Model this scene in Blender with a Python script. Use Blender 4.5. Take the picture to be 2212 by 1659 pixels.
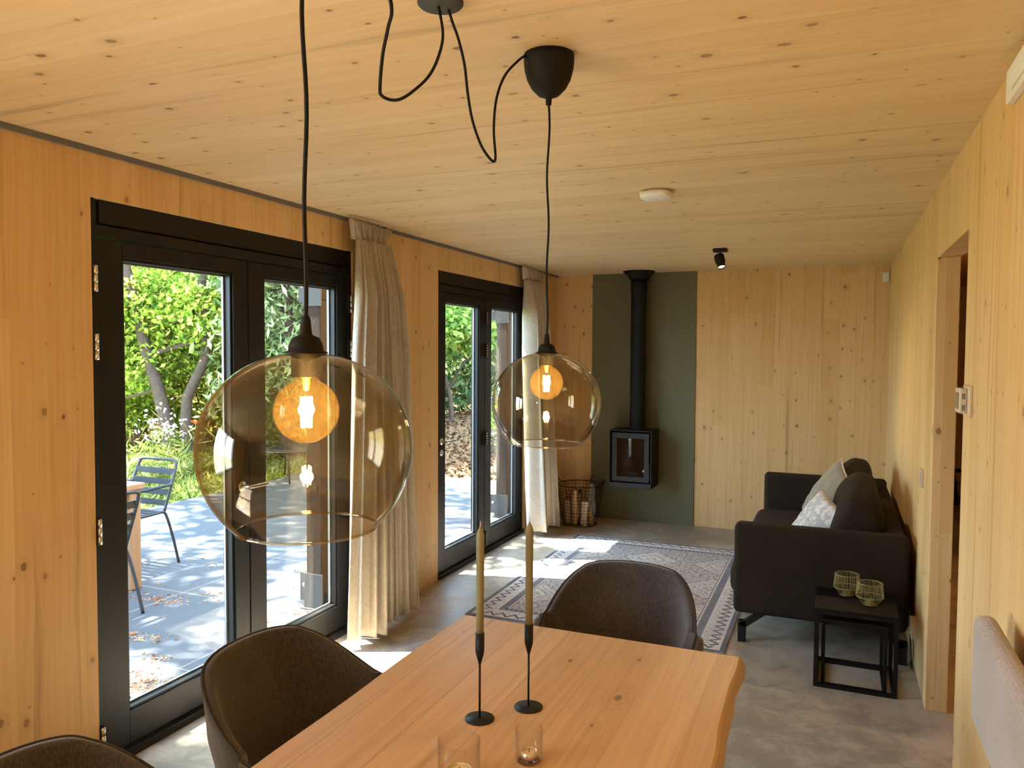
import bpy, bmesh, math, random
import numpy as np
from mathutils import Vector, Matrix

PI = math.pi
random.seed(7)
sc = bpy.context.scene
for o in list(bpy.data.objects):
    bpy.data.objects.remove(o, do_unlink=True)
COL = sc.collection

# ------------------------------------------------------------------ camera, sky, sun, side fill, exposure
cam = bpy.data.cameras.new('camera')
cam.sensor_width = 36.0
cam.sensor_fit = 'HORIZONTAL'
cam.lens = 1664.39 * 36.0 / 2212.0
cam.clip_start = 0.02
cam.clip_end = 300
camo = bpy.data.objects.new('camera', cam)
R_ = Vector((0.92184463, 0.38751528, 0.00586316))
U_ = Vector((-0.02192105, 0.037031, 0.99907366))
F_ = Vector((-0.38693919, 0.92111922, -0.04263157))
camo.matrix_world = Matrix(((R_.x, U_.x, -F_.x, 2.70255), (R_.y, U_.y, -F_.y, -0.15571),
                            (R_.z, U_.z, -F_.z, 1.71239), (0, 0, 0, 1)))
COL.objects.link(camo)
sc.camera = camo

world = bpy.data.worlds.new('sky')
sc.world = world
world.use_nodes = True
wn = world.node_tree.nodes
wl = world.node_tree.links
wn.clear()
w_out = wn.new('ShaderNodeOutputWorld')
w_bg = wn.new('ShaderNodeBackground')
w_sky = wn.new('ShaderNodeTexSky')
w_sky.sky_type = 'NISHITA'
w_sky.sun_disc = False
w_sky.sun_elevation = math.radians(62)
w_sky.sun_rotation = math.radians(-76)
w_mix = wn.new('ShaderNodeMix')
w_mix.data_type = 'RGBA'
w_mix.inputs[0].default_value = 0.55
wl.new(w_sky.outputs[0], w_mix.inputs[6])
w_mix.inputs[7].default_value = (5.6, 8.0, 10.8, 1)
wl.new(w_mix.outputs[2], w_bg.inputs[0])
w_bg.inputs[1].default_value = 0.33
wl.new(w_bg.outputs[0], w_out.inputs[0])

SUN_DIR = Vector((1.0, 0.25, -2.05)).normalized()
sun = bpy.data.lights.new('sun', 'SUN')
sun.energy = 15.5
sun.angle = math.radians(0.6)
sun.color = (1.0, 0.95, 0.86)
suno = bpy.data.objects.new('sun', sun)
suno.rotation_euler = SUN_DIR.to_track_quat('-Z', 'Y').to_euler()
suno.location = (-8, 2, 16)
COL.objects.link(suno)


def fill_light(name, loc, rot, sx, sy, power, color):
    l = bpy.data.lights.new(name, 'AREA')
    l.shape = 'RECTANGLE'
    l.size = sx
    l.size_y = sy
    l.energy = power
    l.color = color
    o = bpy.data.objects.new(name, l)
    o.location = loc
    o.rotation_euler = rot
    COL.objects.link(o)


# area lamp added at the unseen side window to brighten the room
fill_light('added_side_fill', (-0.25, -1.05, 1.55), (0, -PI / 2, 0), 1.4, 1.6, 16, (1.0, 0.86, 0.66))

sc.view_settings.view_transform = 'Standard'
sc.view_settings.look = 'None'
sc.view_settings.gamma = 1.0
sc.view_settings.use_curve_mapping = False
sc.view_settings.exposure = 2.82
cy = sc.cycles
cy.use_denoising = True
cy.max_bounces = 10
cy.diffuse_bounces = 6
cy.glossy_bounces = 4
cy.transmission_bounces = 6
cy.transparent_max_bounces = 24
cy.caustics_reflective = False
cy.caustics_refractive = False
cy.sample_clamp_indirect = 6.0

# ------------------------------------------------------------------ mesh builder
WID, DEP, HGT = 3.132, 7.492, 2.5


def origin_of(o):
    p = Vector((0, 0, 0))
    while o is not None:
        p += o.location
        o = o.parent
    return p


class MB:
    def __init__(self):
        self.v = []
        self.f = []
        self.s = []

    def add(self, vs, fs, smooth=False):
        n = len(self.v)
        self.v += [tuple(p) for p in vs]
        self.f += [tuple(i + n for i in f) for f in fs]
        self.s += [smooth] * len(fs)
        return self

    def box(self, x0, x1, y0, y1, z0, z1, M=None):
        vs = [(x, y, z) for z in (z0, z1) for y in (y0, y1) for x in (x0, x1)]
        if M is not None:
            vs = [M @ Vector(p) for p in vs]
        return self.add(vs, [(0, 2, 3, 1), (4, 5, 7, 6), (0, 1, 5, 4), (2, 6, 7, 3), (0, 4, 6, 2), (1, 3, 7, 5)])

    def tube(self, pts, r, n=8, closed=False, caps=True):
        pts = [Vector(p) for p in pts]
        m = len(pts)
        rr = r if isinstance(r, (list, tuple)) else [r] * m
        prev = None
        rings = []
        for i, p in enumerate(pts):
            if closed:
                t = pts[(i + 1) % m] - pts[i - 1]
            else:
                t = pts[min(i + 1, m - 1)] - pts[max(i - 1, 0)]
            if t.length < 1e-9:
                t = Vector((0, 0, 1))
            t.normalize()
            if prev is None:
                a = Vector((0, 0, 1)) if abs(t.z) < 0.9 else Vector((1, 0, 0))
                nrm = t.cross(a).normalized()
            else:
                nrm = (prev - t * prev.dot(t))
                if nrm.length < 1e-6:
                    nrm = t.orthogonal()
                nrm.normalize()
            prev = nrm
            b = t.cross(nrm)
            rings.append([p + (nrm * math.cos(2 * PI * k / n) + b * math.sin(2 * PI * k / n)) * rr[i] for k in range(n)])
        vs = [q for ring in rings for q in ring]
        fs = []
        for i in range(m if closed else m - 1):
            j = (i + 1) % m
            for k in range(n):
                l = (k + 1) % n
                fs.append((i * n + k, i * n + l, j * n + l, j * n + k))
        if caps and not closed:
            fs.append(tuple(reversed(range(n))))
            fs.append(tuple((m - 1) * n + k for k in range(n)))
        return self.add(vs, fs, True)

    def lathe(self, prof, c=(0, 0, 0), n=40, M=None, smooth=True):
        vs = []
        for r, z in prof:
            for k in range(n):
                a = 2 * PI * k / n
                p = Vector((c[0] + r * math.cos(a), c[1] + r * math.sin(a), c[2] + z))
                vs.append(M @ p if M is not None else p)
        fs = []
        for i in range(len(prof) - 1):
            for k in range(n):
                l = (k + 1) % n
                fs.append((i * n + k, i * n + l, (i + 1) * n + l, (i + 1) * n + k))
        return self.add(vs, fs, smooth)

    def grid(self, rows, smooth=True, cu=False, cv=False):
        nr, nc = len(rows), len(rows[0])
        vs = [p for r in rows for p in r]
        fs = []
        for i in range(nr if cu else nr - 1):
            for j in range(nc if cv else nc - 1):
                a, b = i, (i + 1) % nr
                c, d = j, (j + 1) % nc
                fs.append((a * nc + c, a * nc + d, b * nc + d, b * nc + c))
        return self.add(vs, fs, smooth)

    def build(self, name, mat, parent=None, bevel=0, seg=2, subsurf=0, solid=0, recalc=True, weld=0, world=False):
        me = bpy.data.meshes.new(name)
        off = origin_of(parent) if world else Vector((0, 0, 0))
        me.from_pydata([tuple(Vector(p) - off) for p in self.v], [], self.f)
        me.polygons.foreach_set('use_smooth', self.s)
        if recalc or weld:
            bm = bmesh.new()
            bm.from_mesh(me)
            if weld:
                bmesh.ops.remove_doubles(bm, verts=bm.verts, dist=weld)
            bmesh.ops.recalc_face_normals(bm, faces=bm.faces)
            bm.to_mesh(me)
            bm.free()
        me.materials.append(mat)
        o = bpy.data.objects.new(name, me)
        COL.objects.link(o)
        if parent is not None:
            o.parent = parent
        if bevel:
            m = o.modifiers.new('bevel', 'BEVEL')
            m.width = bevel
            m.segments = seg
            m.limit_method = 'ANGLE'
        if solid:
            m = o.modifiers.new('solid', 'SOLIDIFY')
            m.thickness = solid
            m.offset = 0
        if subsurf:
            m = o.modifiers.new('sub', 'SUBSURF')
            m.levels = subsurf
            m.render_levels = subsurf
        return o


def tag(o, label, cat, group=None):
    o['label'] = label
    o['category'] = cat
    if group:
        o['group'] = group
    return o


def empty(name, loc, label=None, cat=None, group=None, rz=0):
    o = bpy.data.objects.new(name, None)
    o.empty_display_size = 0.1
    o.location = loc
    o.rotation_euler = (0, 0, rz)
    COL.objects.link(o)
    if label:
        tag(o, label, cat, group)
    return o


def struct(o):
    o['kind'] = 'structure'
    return o


def stuff(o):
    o['kind'] = 'stuff'
    return o


def kids(o):
    return [c for c in bpy.data.objects if c.parent == o]


def copy_tree(o, label=None):
    c = o.copy()
    COL.objects.link(c)
    if label:
        c['label'] = label
    for ch in kids(o):
        d = ch.copy()
        COL.objects.link(d)
        d.parent = c
        for g in kids(ch):
            e = g.copy()
            COL.objects.link(e)
            e.parent = d
    return c


def smooth_path(pts, n=8, closed=False):
    P = [Vector(p) for p in pts]
    out = []
    m = len(P)
    for i in range(m if closed else m - 1):
        if closed:
            p0, p1, p2, p3 = P[i - 1], P[i], P[(i + 1) % m], P[(i + 2) % m]
        else:
            p0, p1, p2, p3 = P[max(i - 1, 0)], P[i], P[i + 1], P[min(i + 2, m - 1)]
        for k in range(n):
            t = k / n
            out.append(0.5 * ((2 * p1) + (p2 - p0) * t + (2 * p0 - 5 * p1 + 4 * p2 - p3) * t * t + (3 * p1 - p0 - 3 * p2 + p3) * t ** 3))
    if not closed:
        out.append(P[-1])
    return out


# ------------------------------------------------------------------ materials
class NT:
    def __init__(self, name):
        self.m = bpy.data.materials.new(name)
        self.m.use_nodes = True
        self.n = self.m.node_tree.nodes
        self.l = self.m.node_tree.links
        self.n.clear()
        self.out = self.n.new('ShaderNodeOutputMaterial')

    def set(self, sock, v):
        if isinstance(v, bpy.types.NodeSocket):
            self.l.new(v, sock)
        elif isinstance(v, (tuple, list)):
            if len(v) == 3 and len(sock.default_value) == 4:
                v = tuple(v) + (1,)
            sock.default_value = v
        else:
            try:
                sock.default_value = v
            except TypeError:
                sock.default_value = (v, v, v)

    def math(self, op, a, b=0.0, c=0.0, clamp=False):
        x = self.n.new('ShaderNodeMath')
        x.operation = op
        x.use_clamp = clamp
        for i, q in enumerate((a, b, c)):
            self.set(x.inputs[i], q)
        return x.outputs[0]

    def vmath(self, op, a, b=(0, 0, 0)):
        x = self.n.new('ShaderNodeVectorMath')
        x.operation = op
        self.set(x.inputs[0], a)
        self.set(x.inputs[1], b)
        return x.outputs[1] if op in ('LENGTH', 'DISTANCE', 'DOT_PRODUCT') else x.outputs[0]

    def comb(self, x, y, z=0.0):
        c = self.n.new('ShaderNodeCombineXYZ')
        for i, q in enumerate((x, y, z)):
            self.set(c.inputs[i], q)
        return c.outputs[0]

    def pos(self):
        t = self.n.new('ShaderNodeTexCoord')
        s = self.n.new('ShaderNodeSeparateXYZ')
        self.l.new(t.outputs['Object'], s.inputs[0])
        return t.outputs['Object'], s.outputs[0], s.outputs[1], s.outputs[2]

    def noise(self, vec, scale=1.0, detail=2.0, rough=0.5, dist=0.0):
        x = self.n.new('ShaderNodeTexNoise')
        self.set(x.inputs['Vector'], vec)
        x.inputs['Scale'].default_value = scale
        x.inputs['Detail'].default_value = detail
        x.inputs['Roughness'].default_value = rough
        x.inputs['Distortion'].default_value = dist
        return x.outputs[0]

    def white(self, v):
        x = self.n.new('ShaderNodeTexWhiteNoise')
        x.noise_dimensions = '1D'
        self.set(x.inputs['W'], v)
        return x.outputs[0]

    def voro(self, vec, scale=1.0, dim='3D', metric='EUCLIDEAN', rand=1.0):
        x = self.n.new('ShaderNodeTexVoronoi')
        x.voronoi_dimensions = dim
        x.distance = metric
        self.set(x.inputs['Vector'], vec)
        x.inputs['Scale'].default_value = scale
        x.inputs['Randomness'].default_value = rand
        return x

    def ss(self, v, a, b, lo=0.0, hi=1.0):
        x = self.n.new('ShaderNodeMapRange')
        x.interpolation_type = 'SMOOTHSTEP'
        self.set(x.inputs[0], v)
        for i, q in enumerate((a, b, lo, hi)):
            self.set(x.inputs[i + 1], q)
        return x.outputs[0]

    def lin(self, v, a, b, lo=0.0, hi=1.0):
        x = self.n.new('ShaderNodeMapRange')
        self.set(x.inputs[0], v)
        for i, q in enumerate((a, b, lo, hi)):
            self.set(x.inputs[i + 1], q)
        return x.outputs[0]

    def mix(self, f, a, b, mode='MIX'):
        x = self.n.new('ShaderNodeMix')
        x.data_type = 'RGBA'
        x.blend_type = mode
        self.set(x.inputs[0], f)
        self.set(x.inputs[6], a)
        self.set(x.inputs[7], b)
        return x.outputs[2]

    def bump(self, h, strength=0.2, dist=0.01):
        x = self.n.new('ShaderNodeBump')
        x.inputs['Strength'].default_value = strength
        x.inputs['Distance'].default_value = dist
        self.set(x.inputs['Height'], h)
        return x.outputs[0]

    def bsdf(self, color, rough=0.5, metal=0.0, spec=0.5, normal=None, sheen=0.0, emit=None, estr=0.0):
        b = self.n.new('ShaderNodeBsdfPrincipled')
        self.set(b.inputs['Base Color'], color)
        self.set(b.inputs['Roughness'], rough)
        self.set(b.inputs['Metallic'], metal)
        self.set(b.inputs['Specular IOR Level'], spec)
        if sheen:
            b.inputs['Sheen Weight'].default_value = sheen
            b.inputs['Sheen Roughness'].default_value = 0.5
        if normal is not None:
            self.l.new(normal, b.inputs['Normal'])
        if emit is not None:
            self.set(b.inputs['Emission Color'], emit)
            b.inputs['Emission Strength'].default_value = estr
        self.l.new(b.outputs[0], self.out.inputs[0])
        return b


def plain(name, color, rough=0.5, metal=0.0, spec=0.5, var=0.12, scale=30, bump=0.0):
    t = NT(name)
    p, x, y, z = t.pos()
    n = t.noise(p, scale, 3)
    c2 = tuple(max(0, c * (1 - var)) for c in color)
    c1 = tuple(min(1, c * (1 + var)) for c in color)
    col = t.mix(n, c2, c1)
    t.bsdf(col, rough, metal, spec, normal=t.bump(n, bump, 0.003) if bump else None)
    return t.m


def timber(name, axis, light, dark, knot=(0.20, 0.10, 0.045), bw=0.13, seglen=2.6, kx=0.095, kz=0.26, kmax=0.011, kprob=0.62,
           rough=0.55, streak=0.75, edge=0.16, spec=0.3, spots=()):
    t = NT(name)
    p, x, y, z = t.pos()
    if axis == 'wall':
        u, v = t.math('ADD', x, y), z
    elif axis == 'ceil':
        u, v = t.math('ADD', y, z), x
    elif axis == 'y':
        u, v = t.math('ADD', x, z), y
    else:
        u, v = t.math('ADD', y, z), x
    ub = t.math('DIVIDE', u, bw)
    bid = t.math('FLOOR', ub)
    r1 = t.white(bid)
    v2 = t.math('ADD', v, t.math('MULTIPLY', r1, 9.0))
    seg = t.math('FLOOR', t.math('DIVIDE', v2, seglen))
    r2 = t.white(t.math('ADD', t.math('MULTIPLY', bid, 13.37), t.math('MULTIPLY', seg, 3.1)))
    warp = t.math('MULTIPLY', t.math('SUBTRACT', t.noise(t.comb(t.math('MULTIPLY', u, 6), t.math('MULTIPLY', v2, 1.3), 0), 1, 2), 0.5), 0.05)
    uw = t.math('ADD', u, warp)
    g1 = t.noise(t.comb(t.math('MULTIPLY', uw, 60), t.math('MULTIPLY', v2, 1.1), r1), 1, 3, 0.6)
    g2 = t.noise(t.comb(t.math('MULTIPLY', u, 320), t.math('MULTIPLY', v2, 5), r1), 1, 2, 0.5)
    st = t.noise(t.comb(t.math('MULTIPLY', uw, 17), t.math('MULTIPLY', v2, 0.45), 3.0), 1, 3, 0.6)
    f = t.math('ADD', t.math('MULTIPLY', t.lin(g1, 0.28, 0.72), 0.62), t.math('MULTIPLY', r2, 0.50))
    f = t.math('ADD', f, t.math('MULTIPLY', g2, 0.2))
    f = t.math('SUBTRACT', f, 0.2, clamp=True)
    col = t.mix(f, dark, light)
    smask = t.ss(st, 0.55, 0.76)
    col = t.mix(t.math('MULTIPLY', smask, streak), col, tuple(c * 0.62 for c in dark))
    # knots
    V = t.comb(t.math('DIVIDE', u, kx), t.math('DIVIDE', v2, kz), 0)
    vo = t.voro(V, 1.0, '2D')
    dv = t.vmath('SUBTRACT', vo.outputs['Position'], V)
    s = t.n.new('ShaderNodeSeparateXYZ')
    t.l.new(dv, s.inputs[0])
    s2 = t.n.new('ShaderNodeSeparateColor')
    t.l.new(vo.outputs['Color'], s2.inputs[0])
    wob = t.lin(t.noise(t.comb(t.math('MULTIPLY', u, 70), t.math('MULTIPLY', v, 50), 0), 1, 2), 0, 1, 0.7, 1.3)
    dx = t.math('MULTIPLY', s.outputs[0], kx)
    dy = t.math('MULTIPLY', s.outputs[1], kz * 0.72)
    d = t.math('MULTIPLY', t.math('SQRT', t.math('ADD', t.math('MULTIPLY', dx, dx), t.math('MULTIPLY', dy, dy))), wob)
    rad = t.math('ADD', t.math('MULTIPLY', t.math('POWER', s2.outputs[0], 3.0), kmax), 0.0030)
    pres = t.math('LESS_THAN', s2.outputs[1], kprob)
    km = t.math('MULTIPLY', t.ss(d, rad, t.math('MULTIPLY', rad, 0.65)), pres)
    halo = t.math('MULTIPLY', t.ss(d, t.math('MULTIPLY', rad, 3.2), rad), pres)
    col = t.mix(t.math('MULTIPLY', halo, 0.28), col, tuple(c * 0.7 for c in dark))
    col = t.mix(t.math('MULTIPLY', km, t.lin(s2.outputs[2], 0, 1, 0.55, 0.95)), col, knot)
    for su, sv, sr in spots:
        ex = t.math('SUBTRACT', u, su)
        ey = t.math('MULTIPLY', t.math('SUBTRACT', v, sv), 0.55)
        q = t.math('MULTIPLY', t.math('SQRT', t.math('ADD', t.math('MULTIPLY', ex, ex), t.math('MULTIPLY', ey, ey))), wob)
        swirl = t.math('ABSOLUTE', t.math('SINE', t.math('MULTIPLY', q, 2.6 / sr)))
        col = t.mix(t.math('MULTIPLY', t.math('MULTIPLY', swirl, t.ss(q, sr * 6, sr)), 0.35), col, tuple(c * 0.72 for c in dark))
        col = t.mix(t.math('MULTIPLY', t.ss(q, sr, sr * 0.5), 0.85), col, tuple(c * 0.5 for c in dark))
        col = t.mix(t.ss(t.math('ADD', t.math('ABSOLUTE', t.math('MULTIPLY', ey, 3.0)), t.math('ABSOLUTE', ex)), sr * 0.8, sr * 0.4), col, knot)
    # board joints
    fr = t.math('FRACT', ub)
    e = t.math('MINIMUM', fr, t.math('SUBTRACT', 1.0, fr))
    em = t.math('MULTIPLY', t.ss(e, 0.014, 0.004), t.math('MULTIPLY', t.white(t.math('ADD', bid, 91.0)), edge * 3))
    col = t.mix(em, col, tuple(c * 0.45 for c in dark))
    t.bsdf(col, rough, 0, spec, normal=t.bump(t.math('SUBTRACT', g1, em), 0.06, 0.004))
    return t.m


M = {}
LW, DW = (0.75, 0.52, 0.255), (0.62, 0.385, 0.15)
M['wood_wall'] = timber('spruce_wall', 'wall', LW, DW, bw=0.14)
M['wood_ceil'] = timber('spruce_ceiling', 'ceil', (0.78, 0.625, 0.375), (0.67, 0.49, 0.255), bw=0.12, kmax=0.012, kprob=0.7, rough=0.5)
M['wood_jamb'] = timber('spruce_jamb', 'wall', (0.68, 0.46, 0.25), DW, bw=0.5)
M['oak'] = timber('oak_tabletop', 'y', (0.60, 0.375, 0.185), (0.43, 0.25, 0.105), knot=(0.13, 0.065, 0.03), bw=0.165, seglen=60, kx=0.23,
                  kz=0.75, kmax=0.02, kprob=0.4, rough=0.40, streak=0.7, edge=0.24, spec=0.4, spots=((0.944, 0.703, 0.014), (0.923, 0.52, 0.006), (0.74, 0.894, 0.010), (0.937, 0.985, 0.008)))
M['garden_wood'] = timber('garden_table_wood', 'wall', (0.2364, 0.1510, 0.0946), (0.1799, 0.1091, 0.0617), bw=0.07, kmax=0.004, kprob=0.1)
M['post_wood'] = timber('weathered_post_wood', 'wall', (0.0250, 0.0170, 0.0115), (0.0150, 0.0100, 0.0070), bw=0.15, kmax=0.004, kprob=0.15, rough=0.8, spec=0.05)


def make_floor():
    t = NT('polished_concrete')
    p, x, y, z = t.pos()
    n1 = t.noise(p, 1.1, 5, 0.6, 0.4)
    n2 = t.noise(p, 7, 6, 0.65, 0.6)
    n3 = t.noise(p, 60, 3)
    f = t.math('ADD', t.math('MULTIPLY', n1, 0.6), t.math('MULTIPLY', n2, 0.5))
    f = t.math('ADD', f, t.math('MULTIPLY', n3, 0.12))
    col = t.mix(t.ss(f, 0.46, 0.74), (0.222, 0.192, 0.150), (0.465, 0.405, 0.315))
    t.bsdf(col, t.lin(n2, 0.3, 0.7, 0.38, 0.58), 0, 0.45, normal=t.bump(n3, 0.03, 0.003))
    return t.m


M['floor'] = make_floor()


def make_paving():
    t = NT('terrace_paving')
    p, x, y, z = t.pos()
    fx = t.math('FRACT', t.math('DIVIDE', t.math('ADD', x, 0.55), 1.0))
    fy = t.math('FRACT', t.math('DIVIDE', t.math('ADD', y, 0.06), 1.0))
    ex = t.math('MINIMUM', fx, t.math('SUBTRACT', 1.0, fx))
    ey = t.math('MINIMUM', fy, t.math('SUBTRACT', 1.0, fy))
    e = t.math('MINIMUM', ex, ey)
    j = t.ss(e, 0.007, 0.003)
    n = t.noise(p, 2.5, 5, 0.6)
    n2 = t.noise(p, 90, 3)
    col = t.mix(t.math('ADD', t.math('MULTIPLY', n, 0.7), t.math('MULTIPLY', n2, 0.3)), (0.0382, 0.0438, 0.0512), (0.0557, 0.0616, 0.0694))
    col = t.mix(j, col, (0.15, 0.13, 0.11))
    t.bsdf(col, 0.75, 0, 0.2, normal=t.bump(n2, 0.1, 0.002))
    return t.m


M['paving'] = make_paving()


def make_ground():
    t = NT('forest_ground')
    p, x, y, z = t.pos()
    n = t.noise(p, 0.8, 5, 0.6)
    n2 = t.noise(p, 14, 5, 0.7)
    br = t.mix(n2, (0.1075, 0.0560, 0.0245), (0.2474, 0.1435, 0.0699))
    gr = t.mix(n2, (0.0794, 0.1220, 0.0214), (0.2196, 0.2440, 0.0671))
    # grassy strip beside the terrace, brown needles further on
    m = t.math('MULTIPLY', t.ss(x, -3.4, -4.6), t.ss(y, 11.5, 8.5))
    m = t.math('ADD', m, t.ss(n, 0.62, 0.75), clamp=True)
    t.bsdf(t.mix(m, br, gr), 0.9, 0, 0.1)
    return t.m


M['ground'] = make_ground()


def fabric(name, c1, c2, scale=220, rough=0.9, sheen=0.3, streak=True, bump=0.25):
    t = NT(name)
    p, x, y, z = t.pos()
    n = t.noise(t.vmath('MULTIPLY', p, (1, 1, 0.35 if streak else 1)), scale, 3, 0.6)
    n2 = t.noise(p, 6, 3)
    f = t.math('ADD', t.math('MULTIPLY', n, 0.8), t.math('MULTIPLY', n2, 0.3))
    col = t.mix(t.ss(f, 0.3, 0.8), c1, c2)
    t.bsdf(col, rough, 0, 0.2, normal=t.bump(n, bump, 0.002), sheen=sheen)
    return t.m


M['chair_fabric'] = fabric('brown_grey_upholstery', (0.030, 0.023, 0.018), (0.080, 0.066, 0.055))
M['sofa_fabric'] = fabric('charcoal_sofa_fabric', (0.0123, 0.0078, 0.0047), (0.0259, 0.0168, 0.0101), scale=160, sheen=0)
M['bench_fabric'] = fabric('light_grey_felt', (0.25, 0.215, 0.19), (0.40, 0.355, 0.32), scale=150, streak=False)
M['curtain'] = fabric('linen_curtain', (0.37, 0.322, 0.25), (0.52, 0.463, 0.375), scale=130, sheen=0.1)
M['olive_cloth'] = fabric('olive_grey_cushion_cloth', (0.15, 0.135, 0.095), (0.21, 0.19, 0.14), scale=150)
M['piping'] = plain('dark_piping', (0.02, 0.014, 0.011), 0.7)


def make_white_cushion():
    t = NT('white_mottled_cushion_cloth')
    p, x, y, z = t.pos()
    n = t.noise(p, 24, 4, 0.6)
    n2 = t.noise(p, 200, 2)
    col = t.mix(t.ss(n, 0.42, 0.62), (0.38, 0.39, 0.40), (0.66, 0.65, 0.62))
    t.bsdf(col, 0.9, 0, 0.2, normal=t.bump(n2, 0.2, 0.002), sheen=0.2)
    return t.m


M['white_cloth'] = make_white_cushion()
M['seam'] = plain('pale_seam', (0.55, 0.50, 0.42), 0.9)
M['black_metal'] = plain('black_powder_coat', (0.0065, 0.0060, 0.0055), 0.5, 0.0, 0.25)
M['black_matte'] = plain('black_matte_paint', (0.008, 0.0072, 0.0065), 0.65, 0, 0.2)
M['frame_black'] = plain('anthracite_door_paint', (0.0090, 0.0085, 0.0073), 0.45, 0, 0.28, var=0.1, scale=8)
M['stove_grey'] = plain('dark_grey_steel', (0.0156, 0.0159, 0.0165), 0.5, 0, 0.3)
M['stove_black'] = plain('stove_black_steel', (0.009, 0.0075, 0.006), 0.5, 0, 0.3)
M['steel'] = plain('brushed_steel', (0.72, 0.68, 0.60), 0.3, 1.0)
M['zinc'] = plain('grey_galvanised_steel', (0.022, 0.022, 0.022), 0.6, 0.0, 0.15)
M['spacer'] = plain('pale_glazing_spacer', (0.20, 0.205, 0.20), 0.5, 0.5)
M['chair_grey'] = plain('blue_grey_chair_paint', (0.020, 0.025, 0.031), 0.55, 0, 0.2)
M['white_plastic'] = plain('white_plastic', (0.78, 0.765, 0.74), 0.45, var=0.03)
M['beige_plastic'] = plain('beige_plastic', (0.50, 0.40, 0.28), 0.5, var=0.04)
M['cream_plastic'] = plain('cream_plastic', (0.60, 0.49, 0.36), 0.5, var=0.04)
M['lcd'] = plain('grey_display', (0.18, 0.18, 0.15), 0.2)
M['green_panel'] = plain('sage_green_panel', (0.142, 0.139, 0.082), 0.7, 0, 0.25, var=0.05, scale=4)
M['rose_grey'] = plain('grey_green_ceiling_rose', (0.035, 0.038, 0.034), 0.6)
M['grey_strip'] = plain('grey_sealing_strip', (0.15, 0.145, 0.14), 0.7)
M['candle'] = plain('olive_candle_wax', (0.205, 0.185, 0.085), 0.5, 0, 0.4, var=0.08)
M['tealight_wax'] = plain('cream_wax', (0.80, 0.66, 0.43), 0.5)
M['aluminium'] = plain('aluminium_cup', (0.70, 0.62, 0.52), 0.35, 0.9)
M['wick'] = plain('wick', (0.05, 0.03, 0.02), 0.9)
M['wick_pale'] = plain('pale_wick', (0.55, 0.45, 0.28), 0.9)
M['gold'] = plain('brass_wire', (0.3300, 0.2880, 0.1200), 0.45, 0.6)
M['rubber'] = plain('black_rubber', (0.008, 0.008, 0.008), 0.8)
M['bark'] = plain('grey_brown_bark', (0.0648, 0.0457, 0.0343), 0.9, 0, 0.1, var=0.5, scale=18, bump=0.8)
M['bark_red'] = plain('reddish_pine_bark', (0.1831, 0.0992, 0.0611), 0.9, 0, 0.1, var=0.4, scale=12, bump=0.8)
M['log_wood'] = timber('split_firewood', 'wall', (0.7425, 0.4590, 0.2430), (0.4860, 0.2700, 0.1350), bw=0.05, kmax=0.006, kprob=0.2)
M['log_dark'] = timber('weathered_firewood', 'wall', (0.4590, 0.2835, 0.1620), (0.2700, 0.1553, 0.0810), bw=0.05, kmax=0.006, kprob=0.2)
M['birch'] = plain('pale_birch_bark', (0.6500, 0.5200, 0.4030), 0.85, var=0.35, scale=25)
M['ochre'] = plain('ochre_boards', (0.4576, 0.2745, 0.0611), 0.85, var=0.3, scale=3)
M['litter'] = plain('orange_brown_needles', (0.2818, 0.1342, 0.0570), 0.9, var=0.4, scale=60)
M['glove'] = plain('grey_glove_leather', (0.12, 0.115, 0.095), 0.8)
M['stone'] = plain('fire_clay', (0.14, 0.09, 0.05), 0.9, var=0.5, scale=9)


def glassy(name, tint, f0=0.04, rough=0.0, gl=1.0, edge=None, pw=4.0, glow=None):
    """thin glass: clear or tinted transmission plus a Schlick reflection"""
    t = NT(name)
    lw = t.n.new('ShaderNodeLayerWeight')
    lw.inputs[0].default_value = 0.5
    fc = lw.outputs[1]
    tr = t.n.new('ShaderNodeBsdfTransparent')
    t.set(tr.inputs[0], tint if edge is None else t.mix(t.math('POWER', fc, pw), tint, edge))
    g = t.n.new('ShaderNodeBsdfGlossy')
    g.inputs['Roughness'].default_value = rough
    mx = t.n.new('ShaderNodeMixShader')
    fr = t.math('ADD', t.math('MULTIPLY', t.math('POWER', fc, 5.0), (1 - f0) * gl), f0 * gl, clamp=True)
    t.set(mx.inputs[0], fr)
    src = tr.outputs[0]
    if glow:
        # a tinted coating that scatters a little of the filament's light
        df = t.n.new('ShaderNodeBsdfTranslucent')
        t.set(df.inputs[0], glow)
        m2 = t.n.new('ShaderNodeMixShader')
        m2.inputs[0].default_value = 0.018
        t.l.new(src, m2.inputs[1])
        t.l.new(df.outputs[0], m2.inputs[2])
        src = m2.outputs[0]
    t.l.new(src, mx.inputs[1])
    t.l.new(g.outputs[0], mx.inputs[2])
    t.l.new(mx.outputs[0], t.out.inputs[0])
    return t.m


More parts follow.
